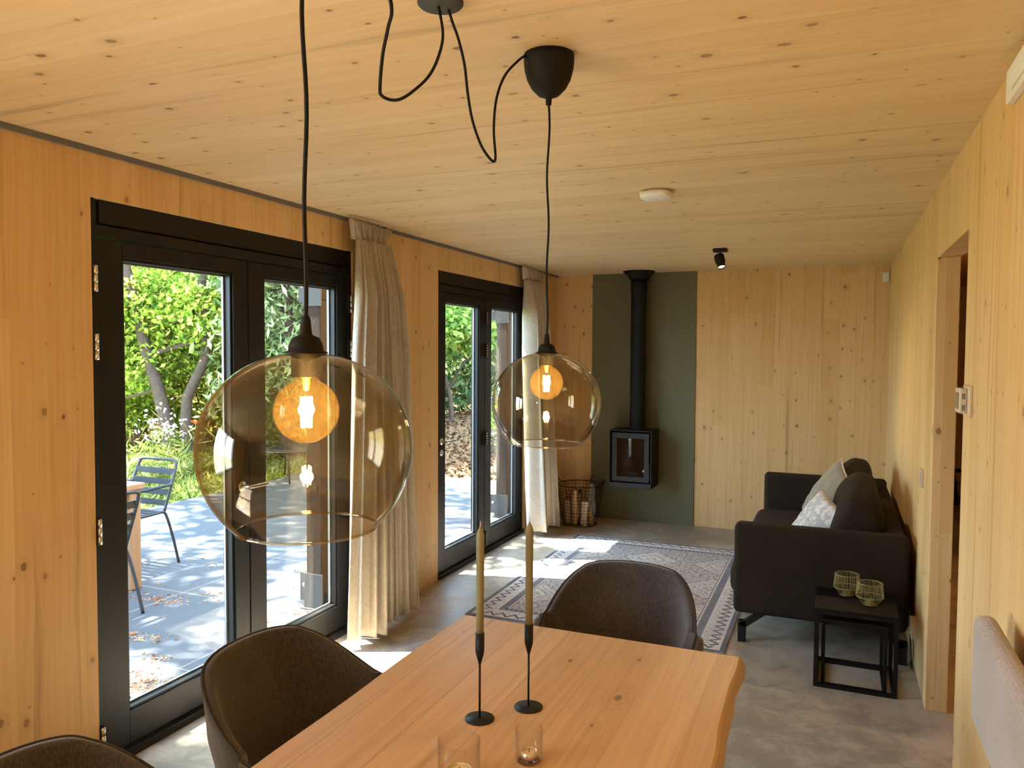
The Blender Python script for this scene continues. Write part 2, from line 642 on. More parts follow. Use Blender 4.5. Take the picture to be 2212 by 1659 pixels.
M['pane'] = glassy('window_glass', (0.985, 0.99, 0.985), 0.03, 0, 0.6)
M['smoke_glass'] = glassy('smoked_amber_glass', (0.865, 0.835, 0.765), 0.045, 0, 0.9, edge=(0.74, 0.67, 0.55))
M['bulb_glass'] = glassy('amber_bulb_glass', (1.0, 0.92, 0.70), 0.045, 0, 1.0, edge=(0.84, 0.52, 0.20), pw=2.5, glow=(1.0, 0.66, 0.22))
M['rim_glass'] = glassy('thick_smoked_rim_glass', (0.80, 0.75, 0.66), 0.16, 0.05, 1.0, edge=(0.62, 0.55, 0.42), pw=2.0)
M['clear_glass'] = glassy('clear_tumbler_glass', (0.985, 0.975, 0.955), 0.04, 0, 0.9, edge=(0.80, 0.77, 0.70), pw=3.0)
M['stove_glass'] = glassy('sooty_stove_glass', (0.62, 0.52, 0.42), 0.05, 0.02, 1.0)


def emitter(name, color, strength):
    t = NT(name)
    e = t.n.new('ShaderNodeEmission')
    t.set(e.inputs[0], color)
    e.inputs[1].default_value = strength
    t.l.new(e.outputs[0], t.out.inputs[0])
    return t.m


M['filament'] = emitter('glowing_filament', (1.0, 0.68, 0.26), 60)
M['spot_glow'] = emitter('spot_lamp_glow', (1.0, 0.66, 0.28), 1.1)


def leafmat(name, cols, trans=0.45):
    t = NT(name)
    g = t.n.new('ShaderNodeNewGeometry')
    p, x, y, z = t.pos()
    n = t.noise(p, 1.1, 2)
    f = t.math('ADD', t.math('MULTIPLY', g.outputs['Random Per Island'], 0.6), t.math('MULTIPLY', n, 0.4))
    col = t.mix(t.ss(f, 0.2, 0.5), cols[0], cols[1])
    col = t.mix(t.ss(f, 0.5, 0.8), col, cols[2])
    d = t.n.new('ShaderNodeBsdfDiffuse')
    t.set(d.inputs[0], col)
    tr = t.n.new('ShaderNodeBsdfTranslucent')
    t.set(tr.inputs[0], col)
    mx = t.n.new('ShaderNodeMixShader')
    mx.inputs[0].default_value = trans
    t.l.new(d.outputs[0], mx.inputs[1])
    t.l.new(tr.outputs[0], mx.inputs[2])
    t.l.new(mx.outputs[0], t.out.inputs[0])
    return t.m


M['leaf_bright'] = leafmat('bright_green_leaves', ((0.040, 0.095, 0.015), (0.215, 0.31, 0.038), (0.46, 0.49, 0.105)), 0.5)
M['leaf_mid'] = leafmat('mid_green_leaves', ((0.0630, 0.1271, 0.0279), (0.1792, 0.2908, 0.0546), (0.3564, 0.4363, 0.1091)), 0.45)
M['needle'] = leafmat('dark_conifer_needles', ((0.0258, 0.0548, 0.0214), (0.0672, 0.1174, 0.0428), (0.1846, 0.2350, 0.1007)), 0.3)
M['needle_pale'] = leafmat('pale_spruce_needles', ((0.0744, 0.1175, 0.0445), (0.2097, 0.2652, 0.1085), (0.4404, 0.4698, 0.2545)), 0.35)
M['grass'] = leafmat('grass_blades', ((0.0682, 0.1032, 0.0193), (0.1772, 0.2053, 0.0446), (0.3407, 0.3141, 0.1259)), 0.4)
M['ground_leaf'] = leafmat('brown_fallen_leaves', ((0.03, 0.018, 0.010), (0.09, 0.055, 0.030), (0.20, 0.125, 0.075)), 0.1)
M['purple'] = leafmat('purple_blossom', ((0.0699, 0.1119, 0.0420), (0.2097, 0.0978, 0.2376), (0.3635, 0.1958, 0.3915)), 0.3)
M['white_flower'] = leafmat('white_blossom', ((0.4893, 0.4893, 0.4473), (0.5592, 0.5592, 0.5313), (0.5949, 0.5949, 0.5732)), 0.3)
M['poppy'] = plain('orange_red_petals', (0.6482, 0.0992, 0.0229), 0.8)


def make_rug():
    t = NT('printed_oriental_rug')
    p, x, y, z = t.pos()
    # local coords: centre of the rug at the origin, half sizes .82 x 1.19
    ax, ay = t.math('ABSOLUTE', x), t.math('ABSOLUTE', y)
    d = t.math('MINIMUM', t.math('SUBTRACT', 0.82, ax), t.math('SUBTRACT', 1.19, ay))   # distance from the edge
    cream, grey, navy, brown = (0.58, 0.55, 0.54), (0.37, 0.345, 0.345), (0.085, 0.088, 0.115), (0.20, 0.15, 0.125)

    def band(a, b):
        return t.math('MULTIPLY', t.math('GREATER_THAN', d, a), t.math('LESS_THAN', d, b))

    # field: large stepped diamonds with small motifs
    cx = t.math('SUBTRACT', t.math('FRACT', t.math('ADD', t.math('DIVIDE', x, 0.56), 0.5)), 0.5)
    cyy = t.math('SUBTRACT', t.math('FRACT', t.math('ADD', t.math('DIVIDE', y, 0.62), 0.5)), 0.5)
    dia = t.math('ADD', t.math('ABSOLUTE', cx), t.math('ABSOLUTE', cyy))
    step = t.math('DIVIDE', t.math('FLOOR', t.math('MULTIPLY', dia, 22)), 22)
    rings = t.math('ABSOLUTE', t.math('SINE', t.math('MULTIPLY', step, 27.0)))
    inside = t.math('LESS_THAN', dia, 0.36)
    field = t.mix(inside, grey, cream)
    field = t.mix(t.math('MULTIPLY', t.ss(rings, 0.75, 0.95), 0.75), field, brown)
    # small motif dots
    m1 = t.voro(t.vmath('MULTIPLY', p, (1, 1, 0)), 19, '2D', 'MANHATTAN', 0.35)
    dd = m1.outputs['Distance']
    dots = t.math('MULTIPLY', t.math('GREATER_THAN', dd, 0.18), t.math('LESS_THAN', dd, 0.34))
    dot2 = t.math('LESS_THAN', dd, 0.10)
    field = t.mix(t.math('MULTIPLY', dots, 0.8), field, cream)
    field = t.mix(t.math('MULTIPLY', dot2, 0.85), field, navy)
    wv = t.noise(t.comb(t.math('MULTIPLY', ax, 46), t.math('MULTIPLY', ay, 46), 0), 1, 3, 0.6)
    field = t.mix(t.math('MULTIPLY', t.ss(wv, 0.55, 0.62), 0.6), field, navy)
    field = t.mix(t.math('MULTIPLY', t.ss(wv, 0.45, 0.38), 0.65), field, (0.64, 0.61, 0.60))
    # the border: motif bands and plain lines
    al = t.math('ADD', t.math('MULTIPLY', t.math('LESS_THAN', t.math('SUBTRACT', 0.82, ax), t.math('SUBTRACT', 1.19, ay)), y),
                t.math('MULTIPLY', t.math('GREATER_THAN', t.math('SUBTRACT', 0.82, ax), t.math('SUBTRACT', 1.19, ay)), x))
    tri = t.math('ABSOLUTE', t.math('SUBTRACT', t.math('FRACT', t.math('DIVIDE', al, 0.085)), 0.5))
    zz = t.math('ADD', t.math('MULTIPLY', tri, 0.11), 0.052)
    zig = t.ss(t.math('ABSOLUTE', t.math('SUBTRACT', d, zz)), 0.016, 0.008)
    bord = t.mix(zig, cream, navy)
    wv2 = t.noise(t.comb(t.math('MULTIPLY', al, 60), t.math('MULTIPLY', d, 60), 4), 1, 2)
    bord = t.mix(t.math('MULTIPLY', t.ss(wv2, 0.55, 0.63), 0.7), bord, brown)
    col = field
    col = t.mix(band(0.0, 0.235), col, cream)
    col = t.mix(band(0.165, 0.215), col, t.mix(t.math('GREATER_THAN', t.math('FRACT', t.math('DIVIDE', al, 0.034)), 0.55), (0.10, 0.11, 0.15), (0.24, 0.24, 0.27)))
    col = t.mix(band(0.225, 0.233), col, brown)
    col = t.mix(band(0.045, 0.152), col, bord)
    col = t.mix(band(0.0, 0.032), col, (0.12, 0.115, 0.135))
    fade = t.noise(p, 3, 4)
    col = t.mix(t.math('MULTIPLY', t.ss(fade, 0.35, 0.7), 0.3), col, (0.34, 0.325, 0.33))
    pile = t.noise(p, 240, 2)
    t.bsdf(col, 0.95, 0, 0.1, normal=t.bump(pile, 0.2, 0.002))
    return t.m


M['rug'] = make_rug()

# ------------------------------------------------------------------ the room
b = MB()
b.box(-0.14, 4.4, -3.6, 7.7, -0.12, 0)
b.box(WID, 4.4, 7.7, 10.3, -0.12, 0)
struct(b.build('floor', M['floor'], weld=1e-4))
b = MB()
b.box(-0.14, 4.4, -3.6, 7.7, HGT, HGT + 0.12)
b.box(WID, 4.4, 7.7, 10.3, HGT, HGT + 0.12)
struct(b.build('ceiling', M['wood_ceil'], weld=1e-4))

D1 = (2.008, 3.784)
D2 = (4.870, 6.578)
D3 = (-1.9, -0.2)
DT = 2.308
b = MB()
ys = [-3.6, D3[0], D3[1], D1[0], D1[1], D2[0], D2[1], DEP + 0.12]
for i in (0, 2, 4, 6):
    b.box(-0.14, 0, ys[i], ys[i + 1], 0, HGT)
for a, c in (D3, D1, D2):
    b.box(-0.14, 0, a, c, DT, HGT)
b.box(-0.14, 0, D3[0], D3[1], 0, 0.8)
struct(b.build('wall_left', M['wood_wall'], weld=1e-4))
b = MB()
b.box(0, WID + 0.096, DEP, DEP + 0.12, 0, HGT)
struct(b.build('wall_far', M['wood_wall']))
OA, OB, OT = 3.05, 3.967, 2.161
b = MB()
b.box(WID, WID + 0.096, -3.6, OA, 0, HGT)
b.box(WID, WID + 0.096, OB, DEP, 0, HGT)
b.box(WID, WID + 0.096, OA, OB, OT, HGT)
struct(b.build('wall_right', M['wood_wall'], bevel=0.003))
b = MB()
b.box(0, WID, -3.6, -3.45, 0, HGT)
struct(b.build('wall_near', M['stove_grey']))  # unseen wall, coloured dark to cut bounce onto the left wall
b = MB()
b.box(4.12, 4.4, 0.9, 10.3, 0, HGT)
b.box(WID + 0.096, 4.12, 0.9, 1.0, 0, HGT)
b.box(WID + 0.096, 4.12, 10.2, 10.3, 0, HGT)
b.box(WID, WID + 0.096, DEP + 0.12, 10.3, 0, HGT)
struct(b.build('wall_hall', M['wood_wall'], weld=1e-4))
b = MB()
b.box(0.0, 0.014, D3[0], DEP, HGT - 0.022, HGT)
struct(b.build('trim_1', M['grey_strip']))
# unseen window added behind the camera to let in light
b = MB()
for y in (D3[0], -1.08, D3[1] - 0.07):
    b.box(-0.11, -0.03, y, y + 0.07, 0.8, DT)
for z in (0.8, DT - 0.07):
    b.box(-0.11, -0.03, D3[0], D3[1], z, z + 0.07)
struct(b.build('added_window_1', M['frame_black']))


def hinge(y, z, leaf, h=0.1, r=0.009, kn=3):
    b = MB()
    for i in range(kn):
        z0 = z - h / 2 + i * h / kn
        b.lathe([(0.001, z0), (r, z0 + 0.001), (r, z0 + h / kn * (0.97 if kn == 3 else 0.5)), (0.001, z0 + h / kn * (0.98 if kn == 3 else 0.51))], (0.004, y, 0), 12)
    o = b.build('hinge', M['steel'], leaf)
    b = MB()
    b.box(-0.018, 0.002, y - 0.014, y + 0.010, z - h / 2 - 0.002, z + h / 2 + 0.002)
    b.build('hinge_leaf', M['rubber'], leaf)
    return o


def handle(y, z, sgn, leaf):
    b = MB()
    Mx = Matrix.Translation((-0.02, y, z)) @ Matrix.Rotation(PI / 2, 4, 'Y')
    b.lathe([(0.001, 0), (0.026, 0), (0.026, 0.008), (0.001, 0.008)], n=20, M=Mx)
    b.tube(smooth_path([(-0.012, y, z), (0.025, y, z), (0.036, y + sgn * 0.012, z), (0.038, y + sgn * 0.06, z), (0.038, y + sgn * 0.125, z)], 5), 0.0095, 10)
    Mx = Matrix.Translation((-0.02, y, z - 0.085)) @ Matrix.Rotation(PI / 2, 4, 'Y')
    b.lathe([(0.001, 0), (0.024, 0), (0.024, 0.007), (0.001, 0.007)], n=20, M=Mx)
    b.box(-0.014, -0.010, y - 0.004, y + 0.004, z - 0.1, z - 0.07)
    return b.build('door_handle', M['steel'], leaf)


def french_door(name, ya, yb, leaves, hinges, hand):
    b = MB()
    X0, X1 = -0.105, -0.012
    b.box(X0, X1, ya, ya + 0.026, 0, DT)
    b.box(X0, X1, yb - 0.030, yb, 0, DT)
    b.box(X0, X1, ya + 0.026, yb - 0.030, 2.158, 2.205)
    b.box(X0, 0.006, ya, yb, 0, 0.032)
    b.box(X0 + 0.02, X0 + 0.03, ya + 0.02, yb - 0.02, 2.155, DT)
    root = struct(b.build(name, M['frame_black'], bevel=0.002))
    b = MB()
    b.box(X0 + 0.03, -0.022, ya + 0.055, yb - 0.075, 2.212, DT)
    b.build('blind_box', M['frame_black'], root, bevel=0.004)
    b = MB()
    b.box(X0 + 0.03, -0.030, ya + 0.026, ya + 0.05, 2.206, DT)
    b.box(X0 + 0.03, -0.030, yb - 0.07, yb - 0.030, 2.206, DT)
    b.build('blind_bracket', M['rubber'], root)
    for i, (la, lb, ga, gb) in enumerate(leaves):
        leaf = MB()
        z0, z1, g0, g1 = 0.040, 2.152, 0.192, 2.075
        leaf.box(-0.095, -0.018, la, ga - 0.012, z0, z1)
        leaf.box(-0.095, -0.018, gb + 0.012, lb, z0, z1)
        leaf.box(-0.095, -0.018, ga - 0.012, gb + 0.012, z0, g0 - 0.012)
        leaf.box(-0.095, -0.018, ga - 0.012, gb + 0.012, g1 + 0.012, z1)
        # glazing beads, set back
        leaf.box(-0.085, -0.028, ga - 0.012, ga, g0 - 0.012, g1 + 0.012)
        leaf.box(-0.085, -0.028, gb, gb + 0.012, g0 - 0.012, g1 + 0.012)
        leaf.box(-0.085, -0.028, ga, gb, g0 - 0.012, g0)
        leaf.box(-0.085, -0.028, ga, gb, g1, g1 + 0.012)
        lo = leaf.build('door_leaf', M['frame_black'], root, bevel=0.0025)
        p = MB()
        p.box(-0.060, -0.052, ga, gb, g0, g1)
        p.build('glass_pane', M['pane'], lo)
        s = MB()
        s.box(-0.072, -0.062, ga, ga + 0.010, g0, g1)
        s.box(-0.072, -0.062, gb - 0.010, gb, g0, g1)
        s.box(-0.072, -0.062, ga, gb, g0, g0 + 0.008)
        s.box(-0.072, -0.062, ga, gb, g1 - 0.008, g1)
        s.build('glazing_spacer', M['spacer'], lo)
        for hy, hz, hl, kn in hinges:
            if hl == i:
                hinge(hy, hz, lo, 0.105 if kn == 3 else 0.11, 0.009 if kn == 3 else 0.0045, kn)
        if hand[0] == i:
            handle(hand[1], 1.03, hand[2], lo)
    b = MB()
    b.box(-0.095, 0.012, ya + 0.02, yb - 0.02, 0.001, 0.020)
    for k in range(12):
        yy = ya + 0.1 + k * (yb - ya - 0.2) / 11
        b.box(0.006, 0.013, yy, yy + 0.05, 0.004, 0.018)
    b.build('threshold', M['rubber'], root)
    return root


H4 = [(2.022, 1.99, 0, 3), (2.022, 1.72, 0, 3), (2.022, 0.98, 0, 3), (2.022, 0.13, 0, 3),
      (3.762, 1.99, 1, 3), (3.762, 1.72, 1, 3), (3.762, 0.98, 1, 3), (3.762, 0.13, 1, 3)]
french_door('door_1', D1[0], D1[1], [(2.036, 2.897, 2.180, 2.787), (2.905, 3.752, 3.036, 3.637)], H4, (0, 2.845, 1))
french_door('door_2', D2[0], D2[1], [(4.898, 5.725, 5.032, 5.612), (5.733, 6.546, 5.873, 6.450)],
            [(5.729, 1.99, 0, 5), (5.729, 1.72, 0, 5), (5.729, 0.98, 0, 5), (5.729, 0.13, 0, 5)], (0, 4.955, 1))

# green panel behind the stove
b = MB()
b.box(0.387, 1.438, DEP - 0.012, DEP, 0.0, HGT)
tag(b.build('heat_shield_panel', M['green_panel']), 'tall sage green wall panel behind the black stove', 'panel')

# ------------------------------------------------------------------ outside
TZ = -0.02
b = MB()
b.box(-4.17, -0.14, -5, 9.2, TZ - 0.1, TZ)
struct(b.build('terrace_floor', M['paving']))
b = MB()
n = 60
rows = []
for i in range(n + 1):
    r = []
    for j in range(n + 1):
        X = -40 + 52 * i / n
        Y = -12 + 62 * j / n
        dd = max(0, -4.3 - X, Y - 9.3)
        zz = TZ - 0.03 + (0.02 * dd + 0.085 * max(0, Y - 9.4) + 0.08 * math.sin(X * 0.9 + Y * 0.5) * min(1, dd / 3)) * (dd > 0)
        if X > -4.6 and Y < 9.6:
            zz = TZ - 0.13
        r.append((X, Y, zz))
    rows.append(r)
b.grid(rows)
struct(b.build('ground', M['ground']))

rng = np.random.default_rng(11)


def leaf_object(name, centers, size, mat, parent=None, elong=1.6, flat=0.0, jitter=0.35):
    """one quad leaf per centre, random direction"""
    n = len(centers)
    d = rng.normal(size=(n, 3))
    d[:, 2] *= (1 - flat)
    d /= np.linalg.norm(d, axis=1)[:, None]
    e = rng.normal(size=(n, 3))
    e = np.cross(d, e)
    e /= np.linalg.norm(e, axis=1)[:, None]
    s = size * (1 + jitter * (rng.random(n) * 2 - 1))
    a = d * (s * elong * 0.5)[:, None]
    w = e * (s * 0.5)[:, None]
    V = np.empty((n, 4, 3))
    V[:, 0] = centers - a
    V[:, 1] = centers + w * 0.9 - a * 0.1
    V[:, 2] = centers + a
    V[:, 3] = centers - w * 0.9 - a * 0.1
    me = bpy.data.meshes.new(name)
    me.vertices.add(n * 4)
    me.vertices.foreach_set('co', V.reshape(-1))
    me.loops.add(n * 4)
    me.loops.foreach_set('vertex_index', np.arange(n * 4, dtype=np.int32))
    me.polygons.add(n)
    me.polygons.foreach_set('loop_start', np.arange(0, n * 4, 4, dtype=np.int32))
    me.update(calc_edges=True)
    me.materials.append(mat)
    o = bpy.data.objects.new(name, me)
    COL.objects.link(o)
    if parent is not None:
        o.parent = parent
    return o


def clumps(c, rad, ncl, per, cr, shell=0.55):
    """leaf positions: ncl clumps inside an ellipsoid, per leaves each"""
    u = rng.normal(size=(ncl, 3))
    u /= np.linalg.norm(u, axis=1)[:, None]
    r = (shell + (1 - shell) * rng.random(ncl))[:, None]
    cc = np.array(c) + u * r * np.array(rad)
    p = np.repeat(cc, per, axis=0) + rng.normal(size=(ncl * per, 3)) * cr * np.array([1, 1, 0.7])
    return p[p[:, 2] > 0.03 - 0.0]


def limb(pts, r0, r1, mb, n=8, sub=6):
    P = smooth_path(pts, sub)
    m = len(P)
    mb.tube(P, [r0 + (r1 - r0) * i / (m - 1) for i in range(m)], n)


def gz(x, y):
    dd = max(0, -4.3 - x, y - 9.3)
    return TZ - 0.03 + 0.02 * dd + 0.085 * max(0, y - 9.4) + 0.08 * math.sin(x * 0.9 + y * 0.5) * min(1, dd / 3)


# the forked pair of trunks beyond the terrace edge
t = empty('twin_trunk_tree', (-6.4, 8.55, 0), 'dark twin-trunked leafy tree standing behind the garden chairs beyond the terrace', 'tree')
b = MB()
limb([(-6.46, 8.50, -0.1), (-6.62, 8.50, 0.75), (-6.92, 8.47, 1.65), (-7.10, 8.44, 2.35), (-7.35, 8.4, 3.4), (-7.2, 8.3, 5.2)], 0.105, 0.07, b, 10)
b.build('trunk', M['bark'], t, world=True)
b = MB()
limb([(-6.27, 8.60, -0.1), (-6.30, 8.62, 0.85), (-6.22, 8.66, 1.15), (-6.02, 8.72, 1.62), (-6.03, 8.74, 2.2), (-6.10, 8.75, 3.0), (-6.0, 8.75, 4.6)], 0.085, 0.055, b, 10)
b.build('trunk', M['bark'], t, world=True)
b = MB()
limb([(-6.92, 8.47, 1.62), (-6.55, 8.58, 1.72), (-6.05, 8.72, 1.86)], 0.05, 0.03, b, 6)
limb([(-7.05, 8.44, 2.2), (-7.4, 8.36, 1.9), (-7.75, 8.3, 1.35)], 0.045, 0.015, b, 6)
limb([(-7.05, 8.45, 2.15), (-6.6, 8.6, 2.1), (-6.1, 8.7, 2.25)], 0.04, 0.02, b, 6)
limb([(-7.12, 8.44, 2.4), (-7.6, 8.3, 2.3), (-8.1, 8.2, 2.15)], 0.04, 0.015, b, 6)
limb([(-6.72, 8.5, 1.1), (-7.3, 8.3, 0.95), (-7.8, 8.2, 0.85)], 0.03, 0.01, b, 6)
limb([(-6.05, 8.72, 1.85), (-5.8, 8.8, 1.8)], 0.03, 0.012, b, 6)
b.build('branch', M['bark'], t, world=True)
pts = np.vstack([clumps((-6.9, 9.1, 2.15), (1.7, 0.8, 0.75), 110, 100, 0.17), clumps((-6.9, 8.35, 2.45), (1.3, 0.3, 0.5), 18, 70, 0.14), clumps((-6.7, 8.7, 4.6), (1.8, 1.4, 1.0), 60, 90, 0.22), clumps((-7.6, 8.6, 1.7), (0.9, 0.5, 0.9), 46, 110, 0.15), clumps((-6.4, 9.3, 2.2), (1.0, 0.5, 0.7), 24, 90, 0.15),
                 clumps((-6.7, 8.2, 8.0), (2.4, 3.0, 2.2), 110, 34, 0.30)])
leaf_object('foliage', pts - np.array((-6.4, 8.55, 0)), 0.056, M['leaf_bright'], t)

# tall pine whose red stem shows through the first door
t = empty('pine_tree', (-8.75, 9.9, 0), 'tall pine with reddish bare trunk left behind the twin-trunked tree', 'tree')
b = MB()
limb([(0, 0, -0.1), (-0.15, 0, 2.0), (-0.42, 0, 4.2), (-0.5, 0, 9)], 0.17, 0.11, b, 10)
b.build('trunk', M['bark_red'], t)
leaf_object('foliage', clumps((-0.4, 0, 9.5), (2.4, 2.4, 1.8), 110, 50, 0.25), 0.10, M['needle'], t, 3.0)

# thin far stems
for i, (x, y, lab) in enumerate([(-12.6, 10.4, 'thin grey far tree trunk at the left edge of the first glass door'),
                                 (-13.0, 14.6, 'thin brown far tree trunk high behind the leafy crown'),
                                 (-10.6, 18.5, 'slim dark pine trunk deep in the forest behind the spruce')]):
    t = empty('slim_pine', (x, y, 0), lab, 'tree')
    b = MB()
    limb([(0, 0, -0.1), (0.1, 0.05, 3), (0.05, 0.1, 8)], 0.13, 0.09, b, 8)
    b.build('trunk', M['bark'], t)
    leaf_object('foliage', clumps((0, 0, 8.5), (1.8, 1.8, 2), 60, 40, 0.3), 0.11, M['needle'], t, 3.0)


def conifer(loc, h, r, label, mat, lo=0.6, nb=26, per=260, dens=0.085):
    t = empty('spruce_tree', loc, label, 'tree')
    b = MB()
    limb([(0, 0, -0.15), (0.02, 0, h * 0.5), (0, 0.02, h)], 0.14, 0.03, b, 8)
    b.build('trunk', M['bark'], t)
    bb = MB()
    P = []
    for k in range(nb):
        z = lo + (h - lo) * (k / nb) ** 1.1
        rr = r * (1 - (z / h) ** 1.3) * random.uniform(0.75, 1.1) + 0.15
        a = k * 2.4 + random.uniform(-0.3, 0.3)
        tip = Vector((rr * math.cos(a), rr * math.sin(a), z - 0.30 * rr))
        base = Vector((0, 0, z))
        mid = base.lerp(tip, 0.5) + Vector((0, 0, 0.08 * rr))
        limb([base, mid, tip], 0.022, 0.006, bb, 5, 3)
        m = int(per * (0.4 + rr / r))
        s = rng.random(m) ** 0.6
        c = np.outer(1 - s, base) + np.outer(s, tip)
        c[:, 2] += 0.3 * rr * s * (1 - s)
        side = rng.normal(size=(m, 3)) * np.array([0.15, 0.15, 0.10]) * (0.5 + 0.5 * rr)
        side[:, 2] -= np.abs(rng.normal(size=m)) * 0.16
        P.append(c + side)
    bb.build('branch', M['bark'], t)
    p = np.vstack(P)
    p = p[p[:, 2] > 0.02]
    leaf_object('foliage', p, dens, mat, t, 3.2)
    return t


conifer((-5.35, 9.75, 0), 6.5, 1.55, 'pale drooping spruce just right of the twin-trunked tree', M['needle_pale'], 1.3, 40, 420, 0.055)
conifer((-6.3, 12.3, 0), 8.0, 2.2, 'tall dark spruce seen through the right pane of the first door', M['needle'], 0.4, 44, 330, 0.07)
conifer((-7.9, 15.5, 0), 9.0, 2.4, 'dark spruce further back between the two glass doors', M['needle'], 0.5, 40, 220, 0.09)
conifer((-3.9, 15.6, 0), 8.5, 2.3, 'broad dark spruce behind the small tree beyond the second door', M['needle'], 1.1, 44, 330, 0.075)
conifer((-5.6, 19.0, 0), 9.0, 2.6, 'pale green spruce at the forest edge left in the second door', M['needle_pale'], 1.2, 40, 260, 0.10)
conifer((-2.2, 19.5, 0), 9.0, 2.5, 'dark spruce at the forest edge right in the second door', M['needle'], 0.8, 40, 260, 0.10)

# small tree on the bare slope, second door
t = empty('young_oak_tree', (-4.12, 13.0, gz(-4.12, 13.0)), 'small dark-stemmed young leafy tree on the brown slope beyond second door', 'tree')
b = MB()
limb([(0.05, 0, -0.1), (0.0, 0, 0.5), (-0.18, 0, 1.05), (-0.25, 0, 1.6)], 0.05, 0.03, b, 7)
b.build('trunk', M['bark'], t)
b = MB()
limb([(-0.05, 0, 0.6), (0.25, 0, 1.05), (0.45, 0, 1.35)], 0.028, 0.012, b, 6)
limb([(-0.15, 0, 0.95), (-0.5, 0, 1.25)], 0.022, 0.01, b, 6)
b.build('branch', M['bark'], t)
leaf_object('foliage', clumps((0, 0, 1.75), (1.05, 0.8, 0.5), 70, 45, 0.15), 0.085, M['leaf_mid'], t)

# bright shrubs behind the twin trunks, and the deep leafy background
for i, (c, rd, ncl, mat, lab) in enumerate([
        ((-8.9, 9.2, 1.2), (1.5, 1.0, 1.25), 120, 'leaf_bright', 'bright green shrub left of the twin trunks beyond the terrace'),
        ((-7.6, 10.6, 1.3), (1.3, 0.9, 1.35), 110, 'leaf_bright', 'bright yellow-green shrub seen between and behind the twin trunks'),
        ((-5.6, 10.4, 0.55), (1.0, 0.7, 0.6), 60, 'leaf_mid', 'low mid-green shrub at the foot of the pale drooping spruce'),
        ((-4.75, 10.5, 0.45), (0.8, 0.6, 0.5), 60, 'leaf_bright', 'low bright shrub at terrace end behind the timber post')]):
    t = empty('leafy_shrub', (c[0], c[1], 0), lab, 'shrub')
    b = MB()
    for k in range(5):
        a = k * 1.3
        limb([(0.1 * math.cos(a), 0.1 * math.sin(a), -0.1), (0.3 * math.cos(a) * rd[0], 0.3 * math.sin(a), c[2] * 0.7), (0.6 * math.cos(a) * rd[0], 0.5 * math.sin(a), c[2] * 1.4)], 0.02, 0.006, b, 5)
    b.build('stem', M['bark'], t)
    leaf_object('foliage', clumps((0, 0, c[2]), rd, ncl, 120, 0.17, 0.35), 0.055, M[mat], t)
pts = np.vstack([clumps((-12.5, 13.0, 2.2), (2.6, 4.5, 2.4), 330, 130, 0.32, 0.2), clumps((-10.0, 17.0, 2.6), (3.5, 3.0, 3.0), 240, 120, 0.32, 0.2),
                 clumps((-16, 10, 3.2), (2.5, 4.0, 3.4), 190, 110, 0.35, 0.2)])
stuff(tag(leaf_object('woodland_foliage', pts, 0.085, M['leaf_bright']), 'sunlit mass of leaves deep behind the trees', 'foliage'))
pts = np.vstack([clumps((-4.0, 23.5, 3.4), (6.5, 2.5, 4.0), 420, 70, 0.4, 0.1), clumps((-9, 23.0, 3.4), (4.0, 2.5, 4.0), 200, 60, 0.4, 0.1)])
stuff(tag(leaf_object('forest_foliage', pts, 0.19, M['leaf_mid']), 'dark green mass of leaves at the far forest edge', 'foliage'))

# ochre boards glimpsed behind the bushes
b = MB()
for k in range(11):
    b.box(-10.6 + k * 0.30, -10.6 + k * 0.30 + 0.285, 11.9, 11.94, 0.0, 1.55)
tag(b.build('ochre_fence', M['ochre']), 'ochre board fence glimpsed between the shrubs behind the twin trunks', 'fence')

# rhododendron
t = empty('flowering_bush', (-2.03, 11.1, gz(-2.03, 11.1) - 0.1), 'purple flowering bush beyond the terrace in the second door', 'bush')
b = MB()
for k in range(5):
    a = k * 1.3
    limb([(0.05 * math.cos(a), 0.05 * math.sin(a), -0.1), (0.15 * math.cos(a), 0.15 * math.sin(a), 0.4), (0.3 * math.cos(a), 0.3 * math.sin(a), 0.8)], 0.015, 0.005, b, 5)
b.build('stem', M['bark'], t)
leaf_object('foliage', clumps((0, 0, 0.55), (0.55, 0.5, 0.5), 40, 40, 0.11, 0.5), 0.055, M['leaf_mid'], t)
leaf_object('blossom', clumps((0, 0, 0.6), (0.58, 0.53, 0.5), 36, 26, 0.07, 0.85), 0.05, M['purple'], t, 1.1)

# shade trees over the terrace (their crowns stand above the door heads)
for x, y, h, lab in [(-8.3, 5.6, 9.5, 'tall tree with a high crown shading the near end of the terrace'),
                     (-7.9, 2.0, 9.0, 'tall tree with a high crown shading the terrace by the garden table'),
                     (-7.2, 11.8, 10.0, 'tall tree with a high crown shading the far end of the terrace')]:
    t = empty('shade_tree', (x, y, 0), lab, 'tree')
    b = MB()
    limb([(0, 0, -0.1), (0.1, 0, 3), (0, 0.1, h)], 0.16, 0.06, b, 9)
    b.build('trunk', M['bark'], t)
    b = MB()
    for k in range(6):
        a = k * 1.05
        limb([(0.05, 0, h - 3.4 + 0.4 * k), (1.2 * math.cos(a), 1.2 * math.sin(a), h - 2.3 + 0.4 * k), (2.6 * math.cos(a) + 0.8, 2.4 * math.sin(a), h - 1.6 + 0.3 * k)], 0.06, 0.015, b, 6, 4)
    b.build('branch', M['bark'], t)
    leaf_object('foliage', np.vstack([clumps((0, 0, h), (2.6, 2.4, 2.0), 50, 36, 0.26, 0.2), clumps((2.2, 0.2, h - 1.2), (1.9, 2.6, 0.9), 48, 34, 0.24, 0.1), clumps((3.7, -0.9, h - 0.4), (0.9, 1.7, 0.5), 14, 22, 0.22, 0.1)]), 0.15, M['leaf_mid'], t)

